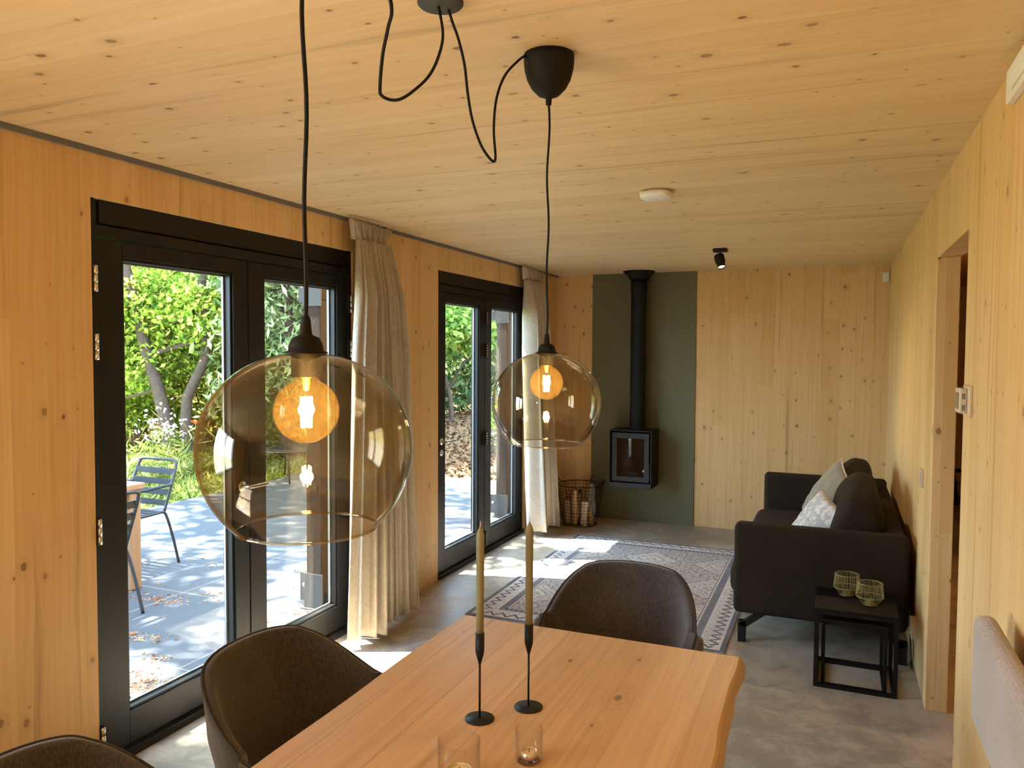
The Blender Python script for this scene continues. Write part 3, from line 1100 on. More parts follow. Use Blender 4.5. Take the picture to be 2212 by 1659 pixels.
# grass, flowers by the terrace
n = 15000
gx = rng.uniform(-6.6, -4.2, n)
gy = rng.uniform(5.0, 9.6, n)
keep = rng.random(n) < (0.35 + 0.65 * (gx < -4.6))
gx, gy = gx[keep], gy[keep]
gp = np.stack([gx, gy, TZ - 0.03 + 0.02 * (-4.3 - gx) + rng.random(len(gx)) * 0.07 * (0.6 + (gx < -5.2) * 2.0)], 1)
stuff(tag(leaf_object('grass', gp, 0.03, M['grass'], None, 6.0), 'sunlit grass along the terrace edge behind the garden chairs', 'grass'))
t = empty('flowering_plant', (-6.0, 7.9, 0), 'white flowering plant in the grass before the twin trunks', 'plant')
leaf_object('foliage', np.array([0, 0, 0.3]) + rng.normal(size=(260, 3)) * np.array([0.28, 0.25, 0.16]), 0.03, M['grass'], t, 7.0)
leaf_object('blossom', np.array([0, 0, 0.62]) + rng.normal(size=(120, 3)) * np.array([0.22, 0.2, 0.12]), 0.045, M['white_flower'], t, 1.1)
t = empty('poppy', (-5.55, 8.05, 0), 'single orange red poppy in the grass beside the trunks', 'flower')
b = MB()
b.tube([(0, 0, -0.05), (0.01, 0, 0.35), (0, 0, 0.66)], 0.005, 5)
b.build('stem', M['grass'], t)
b = MB()
for k in range(5):
    a = k * 1.257
    b.add([(0, 0, 0.66), (0.06 * math.cos(a - 0.6), 0.06 * math.sin(a - 0.6), 0.70), (0.07 * math.cos(a), 0.07 * math.sin(a), 0.73), (0.06 * math.cos(a + 0.6), 0.06 * math.sin(a + 0.6), 0.70)], [(0, 1, 2, 3)])
b.build('petals', M['poppy'], t)

# brown leaves and cones over the forest floor
n = 9000
lx_ = rng.uniform(-8.0, -0.6, n)
ly_ = 9.35 + 9.0 * rng.random(n) ** 1.5
lp = np.array([[x, y, gz(x, y) + 0.02] for x, y in zip(lx_, ly_)])
stuff(tag(leaf_object('fallen_leaves', lp, 0.05, M['ground_leaf'], None, 1.8, 0.75), 'brown fallen leaves and cones on the sunny slope beyond terrace', 'fallen leaves'))

# needle litter on the paving
P = []
for cx_, cy_, n, sx, sy in [(-0.85, 2.62, 500, 0.16, 0.05), (-0.62, 2.72, 350, 0.10, 0.06), (-1.02, 2.5, 160, 0.08, 0.04), (-1.1, 3.2, 60, 0.10, 0.03),
                            (-1.55, 3.75, 110, 0.14, 0.05), (-1.2, 4.0, 80, 0.12, 0.05), (-0.72, 4.35, 200, 0.14, 0.05), (-0.55, 4.6, 120, 0.12, 0.05),
                            (-0.9, 4.75, 100, 0.12, 0.06), (-0.5, 3.9, 70, 0.08, 0.04), (-1.7, 4.6, 60, 0.15, 0.06), (-0.75, 2.98, 50, 0.06, 0.03)]:
    P.append(np.array([cx_, cy_, TZ + 0.006]) + rng.normal(size=(n, 3)) * np.array([sx, sy, 0.003]))
n = 240
P.append(np.stack([rng.uniform(-3.5, -0.2, n), rng.uniform(2.0, 8.0, n), np.full(n, TZ + 0.004)], 1))
pp = np.vstack(P)
pp[:, 2] = np.maximum(pp[:, 2], TZ + 0.003)
stuff(tag(leaf_object('needle_litter', pp, 0.009, M['litter'], None, 3.2, 0.9), 'orange brown needle litter scattered on the grey terrace', 'leaf litter'))

# timber posts with steel shoes
for (x, y, lab) in [(-0.475, 4.08, 'dark timber post with steel shoe outside the first glass door'),
                    (-0.475, 7.20, 'dark timber post with steel shoe outside the second glass door')]:
    t = empty('timber_post', (x, y, TZ), lab, 'post')
    b = MB()
    w = 0.062
    b.box(-w, w, -w, w, 0.10, 2.06)
    b.box(-w * 0.6, w * 0.8, -w * 0.6, w * 0.8, 2.06, 2.16)
    b.box(-w, w, -w, w, 2.16, 2.95)
    b.build('post', M['post_wood'], t, bevel=0.008)
    for nm, z0, z1 in (('steel_shoe', 0.0, 0.24), ('steel_bracket', 2.02, 2.26)):
        b = MB()
        b.box(-w - 0.012, w + 0.012, -w - 0.009, -w - 0.002, z0, z1)
        b.box(-w - 0.012, w + 0.012, w + 0.002, w + 0.009, z0, z1)
        b.box(-w - 0.095, -w - 0.004, -0.006, 0.006, z0 + 0.03, z1 - 0.02)
        if z0 == 0:
            b.box(-0.09, 0.09, -0.09, 0.09, 0, 0.010)
            b.box(-0.02, 0.02, -0.02, 0.02, 0.010, 0.10)
        s = b.build(nm, M['zinc'] if z0 == 0 else M['black_metal'], t)
        c = MB()
        Mx = Matrix.Translation((-w - 0.055, -0.006, (z0 + z1) / 2 + 0.02)) @ Matrix.Rotation(PI / 2, 4, 'X')
        c.lathe([(0.001, 0.012), (0.014, 0.012), (0.016, 0.006), (0.016, 0), (0.001, 0)], n=14, M=Mx)
        c.build('bolt', M['steel'], s)

# garden table
t = empty('garden_table', (-2.55, 3.2, TZ), 'thick wooden garden table at the left edge of the first glass door', 'table')
b = MB()
b.box(-0.75, 0.67, -0.9, 0.72, 0.725, 0.77)
b.build('tabletop', M['garden_wood'], t, bevel=0.008)
for sx, sy in ((0.605, 0.655), (-0.66, 0.655), (0.605, -0.83), (-0.66, -0.83)):
    b = MB()
    b.box(sx - 0.05, sx + 0.045, sy - 0.05, sy + 0.045, 0, 0.725)
    b.build('leg', M['garden_wood'], t, bevel=0.012)
b = MB()
b.box(-0.6, 0.55, 0.60, 0.63, 0.63, 0.725)
b.box(0.55, 0.58, -0.78, 0.60, 0.63, 0.725)
b.build('apron', M['garden_wood'], t)


def garden_chair(loc, rz, label):
    """slatted metal armchair, front towards local -y"""
    t = empty('garden_chair', loc, label, 'chair', None, rz)
    w = 0.215
    mat = M['chair_grey']
    b = MB()
    top = 0.82
    b.tube(smooth_path([(-w, 0.02, 0.43), (-w, 0.09, 0.62), (-w + 0.01, 0.155, top - 0.04), (-w + 0.045, 0.168, top), (0, 0.170, top + 0.004),
                        (w - 0.045, 0.168, top), (w - 0.01, 0.155, top - 0.04), (w, 0.09, 0.62), (w, 0.02, 0.43)], 6), 0.0115, 8)
    b.build('back_frame', mat, t)
    for z in (0.735, 0.655, 0.575, 0.495):
        yy = 0.02 + (z - 0.43) * 0.36
        b = MB()
        b.box(-w + 0.008, w - 0.008, yy - 0.004, yy + 0.004, z - 0.024, z + 0.024)
        b.build('back_slat', mat, t)
    for k in range(6):
        b = MB()
        yy = -0.39 + k * 0.068
        b.box(-w + 0.008, w - 0.008, yy, yy + 0.05, 0.432, 0.439)
        b.build('seat_slat', mat, t)
    for s in (-1, 1):
        b = MB()
        b.tube(smooth_path([(s * w, 0.0, 0.43), (s * (w + 0.01), 0.03, 0.40), (s * (w + 0.03), 0.075, 0.22), (s * (w + 0.05), 0.115, 0.0)], 5), 0.0115, 8)
        b.build('leg', mat, t)
        b = MB()
        b.tube(smooth_path([(s * w, 0.02, 0.43), (s * w, -0.2, 0.425), (s * w, -0.38, 0.43), (s * (w + 0.01), -0.42, 0.41), (s * (w + 0.02), -0.45, 0.2), (s * (w + 0.025), -0.46, 0.0)], 5), 0.0115, 8)
        b.build('leg', mat, t)
        b = MB()
        b.tube(smooth_path([(s * w, 0.10, 0.64), (s * (w + 0.025), 0.02, 0.64), (s * (w + 0.03), -0.18, 0.635), (s * (w + 0.025), -0.34, 0.62), (s * (w + 0.01), -0.40, 0.43)], 5), 0.0125, 8)
        b.build('armrest', mat, t)
    return t


garden_chair((-2.455, 4.40, TZ), 0.0, 'grey slatted metal garden chair behind the wooden garden table')
garden_chair((-1.565, 3.24, TZ), -PI / 2, 'grey metal garden chair cut by the door stile, nearest the glass')
t = empty('garden_stool', (-4.05, 8.15, TZ), 'low black metal frame stool at the far end of the terrace', 'stool')
b = MB()
b.tube(smooth_path([(-0.25, -0.3, 0.40), (0.25, -0.3, 0.40), (0.27, 0.3, 0.40), (-0.27, 0.3, 0.40)], 3, True), 0.012, 8, closed=True)
for k in range(7):
    b.box(-0.25, 0.25, -0.28 + k * 0.083, -0.28 + k * 0.083 + 0.055, 0.396, 0.403)
b.build('seat', M['black_metal'], t)
for sx in (-1, 1):
    for sy in (-1, 1):
        b = MB()
        b.tube([(sx * 0.25, sy * 0.28, 0.40), (sx * 0.29, sy * 0.31, 0)], 0.012, 8)
        b.build('leg', M['black_metal'], t)

# ------------------------------------------------------------------ curtains
def curtain(name, y0t, y1t, y0b, y1b, label, seed, nf):
    r = random.Random(seed)
    t = empty(name, (0.1, (y0b + y1b) / 2, 0), label, 'curtain')
    ph = [r.uniform(0, 6.28) for _ in range(6)]
    nz, nu = 46, 150
    ztop, zband, zbot = 2.462, 2.365, 0.045

    def pt(u, z):
        k = (zband - z) / (zband - zbot)          # 0 at the band, 1 at the hem
        e = min(1.0, max(0.0, k * 7))
        pin = 0.045 * (1 - min(1, max(0, k * 3.5)))
        ya = y0t + pin + (y0b - y0t) * k ** 1.05
        yb = y1t - pin * 1.4 + (y1b - y1t) * k ** 1.15
        A = 0.024 + 0.034 * e + 0.022 * k
        w = u + 0.022 * math.sin(2 * PI * u * 1.7 + ph[0]) + 0.012 * math.sin(2 * PI * u * 3.3 + ph[5]) + 0.020 * k * math.sin(5 * u + 3 * k + ph[1])
        fold = math.sin(2 * PI * nf * w + ph[2])
        fold2 = math.sin(2 * PI * nf * 2.0 * w + ph[3] + 2 * k)
        s = fold * (0.75 + 0.4 * math.sin(9 * u + ph[4])) + 0.30 * fold2 * (1 - 0.6 * k)
        x = 0.105 + 0.035 * e + 0.055 * k + A * s
        y = ya + (yb - ya) * (u + 0.030 * math.sin(4 * PI * nf * w + 2 * ph[2]) * (0.5 + 0.5 * k))
        return (max(x, 0.012), y, z)
    b = MB()
    rows = [[pt(j / nu, zband + (zbot - zband) * (i / nz)) for j in range(nu + 1)] for i in range(nz + 1)]
    rows = [[(p[0], p[1], p[2] - (0.012 * math.sin(p[1] * 23 + seed) if i == nz else 0)) for p in rr] for i, rr in enumerate(rows)]
    b.grid(rows)
    b.build('drape', M['curtain'], t, solid=0.004, world=True, recalc=False)
    b = MB()
    rows = []
    for i in range(7):
        k = i / 6
        row = []
        for j in range(nu + 1):
            u = j / nu
            pin = 0.045 * (1 - 0.0) * k
            ya = y0t + pin
            yb = y1t - pin * 1.4
            a = 0.012 + 0.008 * (1 - k)
            row.append((0.085 + a * math.sin(2 * PI * u * 19 + ph[5]) + 0.02 * math.sin(2 * PI * nf * u + ph[2]) * k, ya + (yb - ya) * u, ztop + 0.016 * (1 - u) * (1 - k) + (zband - ztop) * k - 0.004 * math.sin(2 * PI * u * 8) * k))
        rows.append(row)
    b.grid(rows)
    b.build('pleated_header', M['curtain'], t, solid=0.006, world=True, recalc=False)
    b = MB()
    b.box(0.07, 0.088, y0t + 0.02, y1t - 0.02, 2.488, 2.4995)
    b.build('curtain_rail', M['white_plastic'], t, world=True)
    for k in range(6):
        b = MB()
        yy = y0t + 0.03 + k * (y1t - y0t - 0.06) / 5
        b.tube([(0.08, yy, 2.484), (0.08, yy, 2.458)], 0.003, 6)
        b.build('glider', M['white_plastic'], t, world=True)
    return t


curtain('linen_curtain', 3.635, 4.075, 3.47, 4.09, 'beige linen curtain bunched beside the first glass door behind the large pendant', 5, 6.3)
curtain('linen_curtain', 6.33, 6.83, 6.40, 6.93, 'beige linen curtain bunched beside the second glass door near log basket', 21, 6.2)

# ------------------------------------------------------------------ dining table
TL, TF, TN = 0.75, 2.335, 0.10
t = empty('dining_table', (1.97, 1.2, 0), 'oak dining table with live edges and black legs under the pendant lamps', 'table')


def lx(y):
    return 1.455 + 0.022 * (TF - y) + 0.006 * math.sin(3.1 * y + 0.6) + 0.003 * math.sin(9 * y)


def rx(y):
    return 2.447 + 0.012 * (TF - y) + 0.004 * math.sin(4.6 * y + 1.2) + 0.003 * math.sin(11 * y + 2) + 0.0015 * math.sin(23 * y)


rows = []
ny = 90
for i in range(ny + 1):
    y = TN + (TF - TN) * i / ny
    wv = 0.0015 * math.sin(17 * y) + 0.002 * math.sin(7.3 * y + 1)
    a, c = lx(y), rx(y)
    rows.append([(a + 0.03, y, TL - 0.042), (a + 0.002, y, TL - 0.040), (a - 0.004 + wv * 0.4, y, TL - 0.030), (a + 0.004, y, TL - 0.008), (a + 0.010, y, TL),
                 (a + 0.30, y, TL), (c - 0.30, y, TL), (c - 0.006, y, TL), (c + 0.002, y, TL - 0.004), (c + 0.016 + wv, y, TL - 0.030 + wv * 0.5),
                 (c + 0.015 + wv, y, TL - 0.038), (c - 0.01, y, TL - 0.042)])
b = MB()
b.grid(rows, smooth=False, cv=True)
nc = len(rows[0])
b.add(rows[0], [tuple(range(nc))])
b.add(rows[-1], [tuple(range(nc))])
b.build('tabletop', M['oak'], t, world=True, weld=1e-5)
for yy in (0.32, 2.12):
    b = MB()
    for xx in (1.62, 2.32):
        b.box(xx - 0.04, xx + 0.04, yy - 0.04, yy + 0.04, 0, 0.70)
    b.box(1.60, 2.34, yy - 0.04, yy + 0.04, 0.66, 0.708)
    b.box(1.60, 2.34, yy - 0.04, yy + 0.04, 0.0, 0.02)
    b.build('leg', M['black_metal'], t, bevel=0.003, world=True)


# ------------------------------------------------------------------ upholstered tub chairs (front towards local +x)
def sstep(a, b, x):
    k = min(1, max(0, (x - a) / (b - a)))
    return k * k * (3 - 2 * k)


def tub_plan(s):
    sg = 1 if s >= 0 else -1
    q = abs(s)
    a, bb = 0.270, 0.292
    if q < 0.62:
        f = (q / 0.62) * PI / 2
        e = 0.84
        return Vector((-a * max(0, math.cos(f)) ** e, sg * bb * math.sin(f) ** e, 0)), q
    k = (q - 0.62) / 0.38
    return Vector((0.295 * k, sg * bb * (1 - 0.07 * k * k), 0)), q


def tub_height(q):
    return 0.835 - 0.02 * (q / 0.3) ** 2 * (q < 0.3) - (0.02 if q >= 0.3 else 0) - 0.165 * sstep(0.22, 0.72, q) - 0.045 * sstep(0.62, 1.0, q)


def tub_chair(loc, rz, label):
    t = empty('tub_chair', loc, label, 'chair', 'brown grey tub chairs around the dining table', rz)
    NS, NTT = 72, 12
    th = 0.030

    def P(s, tt, inset=0.0):
        p, q = tub_plan(s)
        p2, _ = tub_plan(min(1, s + 0.01))
        p1, _ = tub_plan(max(-1, s - 0.01))
        d = (p2 - p1)
        n = Vector((-d.y, d.x, 0)).normalized()        # towards the inside
        if n.dot(-p) < 0 and q < 0.6:
            n = -n
        h = tub_height(q)
        z = 0.40 + (h - 0.40) * tt
        zz = (z - 0.40) / 0.445
        sc_ = 0.80 + 0.20 * min(1, zz * 1.7) ** 0.7
        lean = -0.055 * zz ** 1.5 * (1 - sstep(0.25, 0.7, q))
        return Vector((p.x * sc_ + lean, p.y * sc_, z)) + n * inset

    rows = []
    for i in range(NS + 1):
        s = -1 + 2 * i / NS
        r = [P(s, k / NTT) for k in range(NTT + 1)]
        rim = P(s, 1.0)
        rin = P(s, 1.0, th)
        r.append(rim.lerp(rin, 0.25) + Vector((0, 0, 0.009)))
        r.append(rim.lerp(rin, 0.75) + Vector((0, 0, 0.009)))
        r += [P(s, k / NTT, th * (1 + 0.5 * math.sin(PI * k / NTT))) for k in range(NTT, -1, -1)]
        rows.append(r)
    b = MB()
    b.grid(rows, cv=True)
    b.add(rows[0], [tuple(range(len(rows[0])))])
    b.add(rows[-1], [tuple(range(len(rows[0])))])
    b.build('backrest', M['chair_fabric'], t, weld=1e-5)
    b = MB()
    b.tube([P(-1 + 2 * i / 90, 1.0, 0.002) + Vector((0, 0, 0.008)) for i in range(91)], 0.0042, 7)
    b.build('piping', M['piping'], t)
    for sg in (-1, 1):
        b = MB()
        b.tube([P(sg * 0.70, k / 10, th * (1 + 0.5 * math.sin(PI * k / 10)) - 0.0005) for k in range(11)], 0.0022, 6)
        b.tube([P(sg * 0.70, k / 10, -0.0005) for k in range(11)], 0.0022, 6)
        b.build('seam', M['piping'], t)
    b = MB()
    prof = [(0.001, 0.385), (0.20, 0.385), (0.235, 0.40), (0.245, 0.43), (0.238, 0.462), (0.21, 0.480), (0.12, 0.488), (0.001, 0.49)]
    b.lathe(prof, (0.02, 0, 0), 40)
    b.build('seat', M['chair_fabric'], t)
    for sx, sy in ((1, 1), (1, -1), (-1, 1), (-1, -1)):
        b = MB()
        b.tube([(0.02 + sx * 0.14, sy * 0.14, 0.39), (0.02 + sx * 0.22, sy * 0.22, 0.0)], [0.014, 0.009], 10)
        b.build('leg', M['black_metal'], t)
    return t


ch = tub_chair((1.96, 2.63, 0), -PI / 2 + 0.03, 'brown grey tub chair at the far head of the table by the rug')
c2 = copy_tree(ch, 'brown grey tub chair on door side of table, lit floor behind it')
c2.location = (1.39, 1.62, 0)
c2.rotation_euler = (0, 0, -0.06)
c3 = copy_tree(ch, 'brown grey tub chair cut off at the bottom left corner')
c3.location = (1.395, 0.868, 0)
c3.rotation_euler = (0, 0, 0.03)


def rbox(b, x0, x1, y0, y1, z0, z1, ex=(4, 4, 4), n=20, M_=None, pin=None):
    """superellipsoid cushion filling the box"""
    c = Vector(((x0 + x1) / 2, (y0 + y1) / 2, (z0 + z1) / 2))
    h = Vector(((x1 - x0) / 2, (y1 - y0) / 2, (z1 - z0) / 2))

    def sp(v, e):
        return math.copysign(abs(v) ** (2 / e), v)
    rows = []
    for i in range(n + 1):
        th = -PI / 2 + PI * i / n
        row = []
        for j in range(2 * n):
            f = 2 * PI * j / (2 * n)
            p = Vector((h.x * sp(math.cos(th), ex[1]) * sp(math.cos(f), ex[0]), h.y * sp(math.cos(th), ex[1]) * sp(math.sin(f), ex[0]), h.z * sp(math.sin(th), ex[2])))
            if pin:
                p = pin(p, h)
            if M_ is not None:
                p = M_ @ p
            row.append(p + c)
        rows.append(row)
    b.grid(rows, cv=True)


# ------------------------------------------------------------------ bench with a padded back along the right wall
t = empty('dining_bench', (2.9, 1.0, 0), 'light grey felt bench back standing before the right wall', 'bench')
b = MB()
b.box(3.040, 3.094, -0.35, 2.105, 0.775, 1.050)
b.build('back_cushion', M['bench_fabric'], t, bevel=0.022, seg=4, world=True)
b = MB()
b.box(2.66, 3.10, -0.35, 2.02, 0.42, 0.49)
b.build('seat', M['bench_fabric'], t, bevel=0.02, seg=3, world=True)
for yy in (-0.2, 1.8):
    b = MB()
    b.box(3.096, 3.104, yy - 0.03, yy + 0.03, 0.30, 0.98)
    b.build('back_bracket', M['black_metal'], t, world=True)
for xx in (2.70, 3.06):
    for yy in (-0.25, 1.92):
        b = MB()
        b.box(xx - 0.02, xx + 0.02, yy - 0.02, yy + 0.02, 0, 0.42)
        b.build('leg', M['black_metal'], t, world=True)

# ------------------------------------------------------------------ pendants
def pendant(x, y, label, swag):
    t = empty('pendant_lamp', (x, y, HGT), label, 'lamp')
    gc = 1.575 - HGT
    b = MB()
    b.lathe([(0.0, 0), (0.067, -0.001), (0.0675, -0.018), (0.065, -0.040), (0.058, -0.066), (0.046, -0.088), (0.028, -0.106), (0.011, -0.113), (0.0085, -0.114), (0.0075, -0.131), (0.001, -0.131)], n=40)
    b.build('ceiling_cup', M['black_matte'], t)
    b = MB()
    L = []
    for k in range(24):
        z = -0.128 + (gc + 0.150 + 0.128) * k / 23
        L.append((0.0025 * math.sin(k * 0.7), 0.002 * math.sin(k * 0.5 + 1), z))
    b.tube(L, 0.0031, 8)
    b.build('cord', M['black_matte'], t)
    b = MB()
    b.tube(smooth_path([tuple(Vector(p) - Vector((x, y, HGT))) for p in swag], 6), 0.0033, 8)
    b.build('swag_cord', M['black_matte'], t)
    b = MB()
    b.lathe([(0.0045, gc + 0.185), (0.0065, gc + 0.180), (0.0085, gc + 0.160), (0.010, gc + 0.158), (0.019, gc + 0.154), (0.0235, gc + 0.144), (0.0245, gc + 0.136), (0.030, gc + 0.1345), (0.031, gc + 0.1325),
             (0.021, gc + 0.132), (0.0205, gc + 0.100), (0.001, gc + 0.099)], n=32)
    b.build('lamp_holder', M['black_matte'], t)
    b = MB()
    prof = []
    R, top, cut = 0.148, 0.1335, -0.112
    for i in range(49):
        k = i / 48
        if k < 0.5:
            f = PI / 2 * (1 - k / 0.5)
            prof.append((max(0.022, R * math.cos(f) ** 0.92), top * math.sin(f)))
        else:
            f = math.asin(0.752) * ((k - 0.5) / 0.5)
            prof.append((R * math.cos(f), -0.149 * math.sin(f)))
    outer = [(r, z + gc) for r, z in prof]
    inner = [(r - 0.0022, z) for r, z in reversed(outer)]
    rl, zl = outer[-1]
    b.lathe(outer + [(rl - 0.0006, zl - 0.0012), (rl - 0.0016, zl - 0.0012)] + inner, n=72)
    shade = b.build('glass_shade', M['smoke_glass'], t)
    b = MB()
    b.tube([((rl - 0.001) * math.cos(2 * PI * i / 72), (rl - 0.001) * math.sin(2 * PI * i / 72), zl - 0.0008) for i in range(72)], 0.0021, 8, closed=True)
    b.build('shade_rim', M['rim_glass'], shade)
    # bulb
    bz = 0.052 + gc
    b = MB()
    pr = [(0.0130, bz + 0.058), (0.0135, bz + 0.052), (0.0175, bz + 0.043)]
    for i in range(19):
        f = math.radians(62) - math.radians(152) * i / 18
        pr.append((max(0.0005, 0.0455 * math.cos(f)), bz + 0.0455 * math.sin(f)))
    b.lathe(pr, n=40)
    bulb = b.build('bulb', M['bulb_glass'], t)
    b = MB()
    b.lathe([(0.001, bz + 0.070), (0.0135, bz + 0.069), (0.0130, bz + 0.050), (0.006, bz + 0.046), (0.004, bz + 0.030), (0.001, bz + 0.028)], n=20)
    b.build('bulb_base', M['gold'], bulb)
    b = MB()
    for k in range(6):
        a = 2 * PI * k / 6 + 0.3
        b.tube([(0.0075 * math.cos(a), 0.0075 * math.sin(a), bz + 0.020), (0.0062 * math.cos(a + 0.25), 0.0062 * math.sin(a + 0.25), bz - 0.0235)], 0.0016, 6)
    b.build('filament', M['filament'], bulb)
    l = bpy.data.lights.new('bulb_light', 'POINT')
    l.energy = 0.6
    l.color = (1.0, 0.62, 0.28)
    l.shadow_soft_size = 0.012
    lo = bpy.data.objects.new('bulb_light', l)
    lo.location = (0, 0, bz - 0.002)
    lo.parent = t
    COL.objects.link(lo)
    return t


pendant(2.019, 0.727, 'nearest and largest-looking smoked glass globe pendant with glowing amber bulb',
        [(1.856, 1.418, 2.490), (1.883, 1.388, 2.413), (1.894, 1.345, 2.346), (1.896, 1.299, 2.291), (1.89, 1.25, 2.248), (1.888, 1.203, 2.217), (1.891, 1.159, 2.201),
         (1.897, 1.117, 2.195), (1.915, 1.081, 2.196), (1.941, 1.049, 2.241), (1.971, 1.019, 2.273), (1.998, 0.986, 2.295), (2.005, 0.93, 2.36), (2.01, 0.86, 2.45), (2.015, 0.80, 2.488)])
pendant(1.981, 1.803, 'farther smoked glass globe pendant hanging before the green panel',
        [(1.870, 1.440, 2.490), (1.873, 1.455, 2.465), (1.877, 1.476, 2.436), (1.882, 1.498, 2.384), (1.881, 1.517, 2.326), (1.884, 1.538, 2.266), (1.896, 1.563, 2.211),
         (1.911, 1.591, 2.181), (1.911, 1.614, 2.193), (1.897, 1.634, 2.268), (1.893, 1.658, 2.351), (1.902, 1.688, 2.417), (1.921, 1.72, 2.46), (1.934, 1.751, 2.486), (1.948, 1.777, 2.488)])
b = MB()
b.lathe([(0.001, 0), (0.052, 0), (0.052, -0.006), (0.048, -0.010), (0.001, -0.010)], n=40)
o = b.build('ceiling_rose', M['rose_grey'])
o.location = (1.862, 1.415, HGT)
tag(o, 'dark round ceiling rose at top edge where both black cords meet', 'ceiling rose')

# ------------------------------------------------------------------ on the table
def candlestick(x, y, lab, lab2, h0, h1, rod):
    t = empty('candle_holder', (x, y, TL), lab, 'candle holder')
    b = MB()
    b.lathe([(0.001, 0), (0.0385, 0), (0.039, 0.0015), (0.0385, 0.003), (0.001, 0.0035)], n=48)
    b.build('base', M['black_metal'], t)
    b = MB()
    b.tube([(0, 0, 0.003), (0, 0, h0 + 0.002)], 0.0029, 10)
    b.build('stem', M['black_metal'], t)
    b = MB()
    b.lathe([(0.001, h0), (0.0035, h0), (0.0065, h0 + 0.012), (0.0105, h0 + 0.026), (0.0118, h0 + 0.034), (0.0118, h1), (0.0106, h1), (0.0106, h1 - 0.028), (0.001, h1 - 0.029)], n=28)
    b.build('cup', M['black_metal'], t)
    c = empty('taper_candle', (x, y, TL + h1 - 0.028), lab2, 'candle')
    b = MB()
    L = rod
    b.lathe([(0.001, 0), (0.0098, 0), (0.0102, L * 0.4), (0.0105, L * 0.8), (0.0107, L - 0.02), (0.0100, L - 0.015), (0.0068, L - 0.006), (0.0036, L), (0.0018, L + 0.005), (0.0008, L + 0.006)], n=28)
    b.build('wax', M['candle'], c)
    b = MB()
    b.tube(smooth_path([(0, 0, L), (0.0003, 0, L + 0.010), (-0.0006 if x < 1.9 else 0, 0.0012, L + 0.018)], 4), [0.0016] * 4 + [0.0011] * 5, 6)
    b.build('wick', M['wick_pale'], c)


candlestick(1.863, 1.637, 'slim black metal candle holder nearer the camera, partly behind large tumbler', 'olive taper candle with curled wick, left of the pair', 0.147, 0.229, 0.303)
candlestick(1.956, 1.749, 'slim black metal candle holder on the right behind the small tumbler', 'olive taper candle with straight wick, right of the pair', 0.147, 0.229, 0.300)


def tumbler(x, y, r, h, base, lab, lab2, tr, thh):
    t = empty('glass_tumbler', (x, y, TL), lab, 'glass')
    w = 0.0022
    b = MB()
    b.lathe([(0.0005, 0), (r - 0.006, 0), (r - 0.002, 0.003), (r, 0.009), (r, h - 0.001), (r - w * 0.3, h), (r - w * 0.8, h), (r - w, h - 0.001), (r - w, base + 0.004), (r - w - 0.003, base), (0.0005, base)], n=56)
    b.build('glass_body', M['clear_glass'], t)
    c = empty('tealight', (x, y, TL + base + 0.0005), lab2, 'tealight')
    b = MB()
    b.lathe([(0.001, 0), (tr - 0.0008, 0), (tr, 0.001), (tr, thh), (tr - 0.0006, thh), (tr - 0.0008, 0.001), (0.001, 0.0008)], n=40)
    b.build('cup', M['aluminium'], c)
    b = MB()
    b.lathe([(0.001, 0.0015), (tr - 0.001, 0.0015), (tr - 0.001, thh - 0.0045), (tr - 0.003, thh - 0.005), (0.001, thh - 0.004)], n=40)
    b.build('wax', M['tealight_wax'], c)
    b = MB()
    b.tube([(0, 0, thh - 0.006), (0.0006, 0, thh + 0.002), (0.002, 0.001, thh + 0.006)], 0.0009, 6)
    b.build('wick', M['wick'], c)


tumbler(1.946, 1.352, 0.0475, 0.098, 0.006, 'larger clear glass tumbler cut by the bottom edge of the photo', 'larger tealight inside the tumbler at bottom edge', 0.029, 0.022)
tumbler(2.057, 1.497, 0.0325, 0.080, 0.008, 'smaller clear glass tumbler standing right of candle holders', 'small tealight inside the smaller tumbler', 0.0185, 0.016)

# ------------------------------------------------------------------ stove and flue
t = empty('wood_stove', (0.88, 7.31, 0.39), 'black wall-hung wood stove with glass door and flue', 'stove')
X0, X1, Y0, Y1, Z0, Z1 = 0.674, 1.090, 7.142, DEP - 0.012, 0.390, 0.950
b = MB()
b.box(X0, X0 + 0.008, Y0, Y1, Z0, Z1)
b.box(X1 - 0.008, X1, Y0, Y1, Z0, Z1)
b.box(X0 + 0.008, X1 - 0.008, Y0, Y1, Z1 - 0.008, Z1)
b.box(X0 + 0.008, X1 - 0.008, Y0, Y1, Z0, Z0 + 0.008)
b.box(X0 + 0.008, X1 - 0.008, Y1 - 0.01, Y1, Z0 + 0.008, Z1 - 0.008)
b.build('body', M['stove_black'], t, world=True)
b = MB()
b.box(X0 + 0.008, X1 - 0.008, Y0 + 0.002, Y0 + 0.010, Z0 + 0.006, Z0 + 0.048)
b.build('ash_ledge', M['stove_grey'], t, world=True)
dx0, dx1, dz0, dz1 = X0 + 0.026, X1 - 0.026, Z0 + 0.062, Z1 - 0.026
gx0, gx1, gz0, gz1 = X0 + 0.074, X1 - 0.072, Z0 + 0.108, Z1 - 0.078
b = MB()
ya, yb = Y0 + 0.008, Y0 + 0.03
b.box(dx0, gx0, ya, yb, dz0, dz1)
b.box(gx1, dx1, ya, yb, dz0, dz1)
b.box(gx0, gx1, ya, yb, dz0, gz0)
b.box(gx0, gx1, ya, yb, gz1, dz1)
d = b.build('stove_door', M['stove_grey'], t, world=True)
b = MB()
b.box(gx0, gx1, ya + 0.006, ya + 0.010, gz0, gz1)
b.build('stove_glass', M['stove_glass'], d, world=True)
b = MB()
b.box(dx1 - 0.002, dx1 + 0.006, ya - 0.004, ya + 0.010, dz0 + 0.02, dz0 + 0.2)
b.build('door_handle', M['stove_black'], d, world=True)
b = MB()
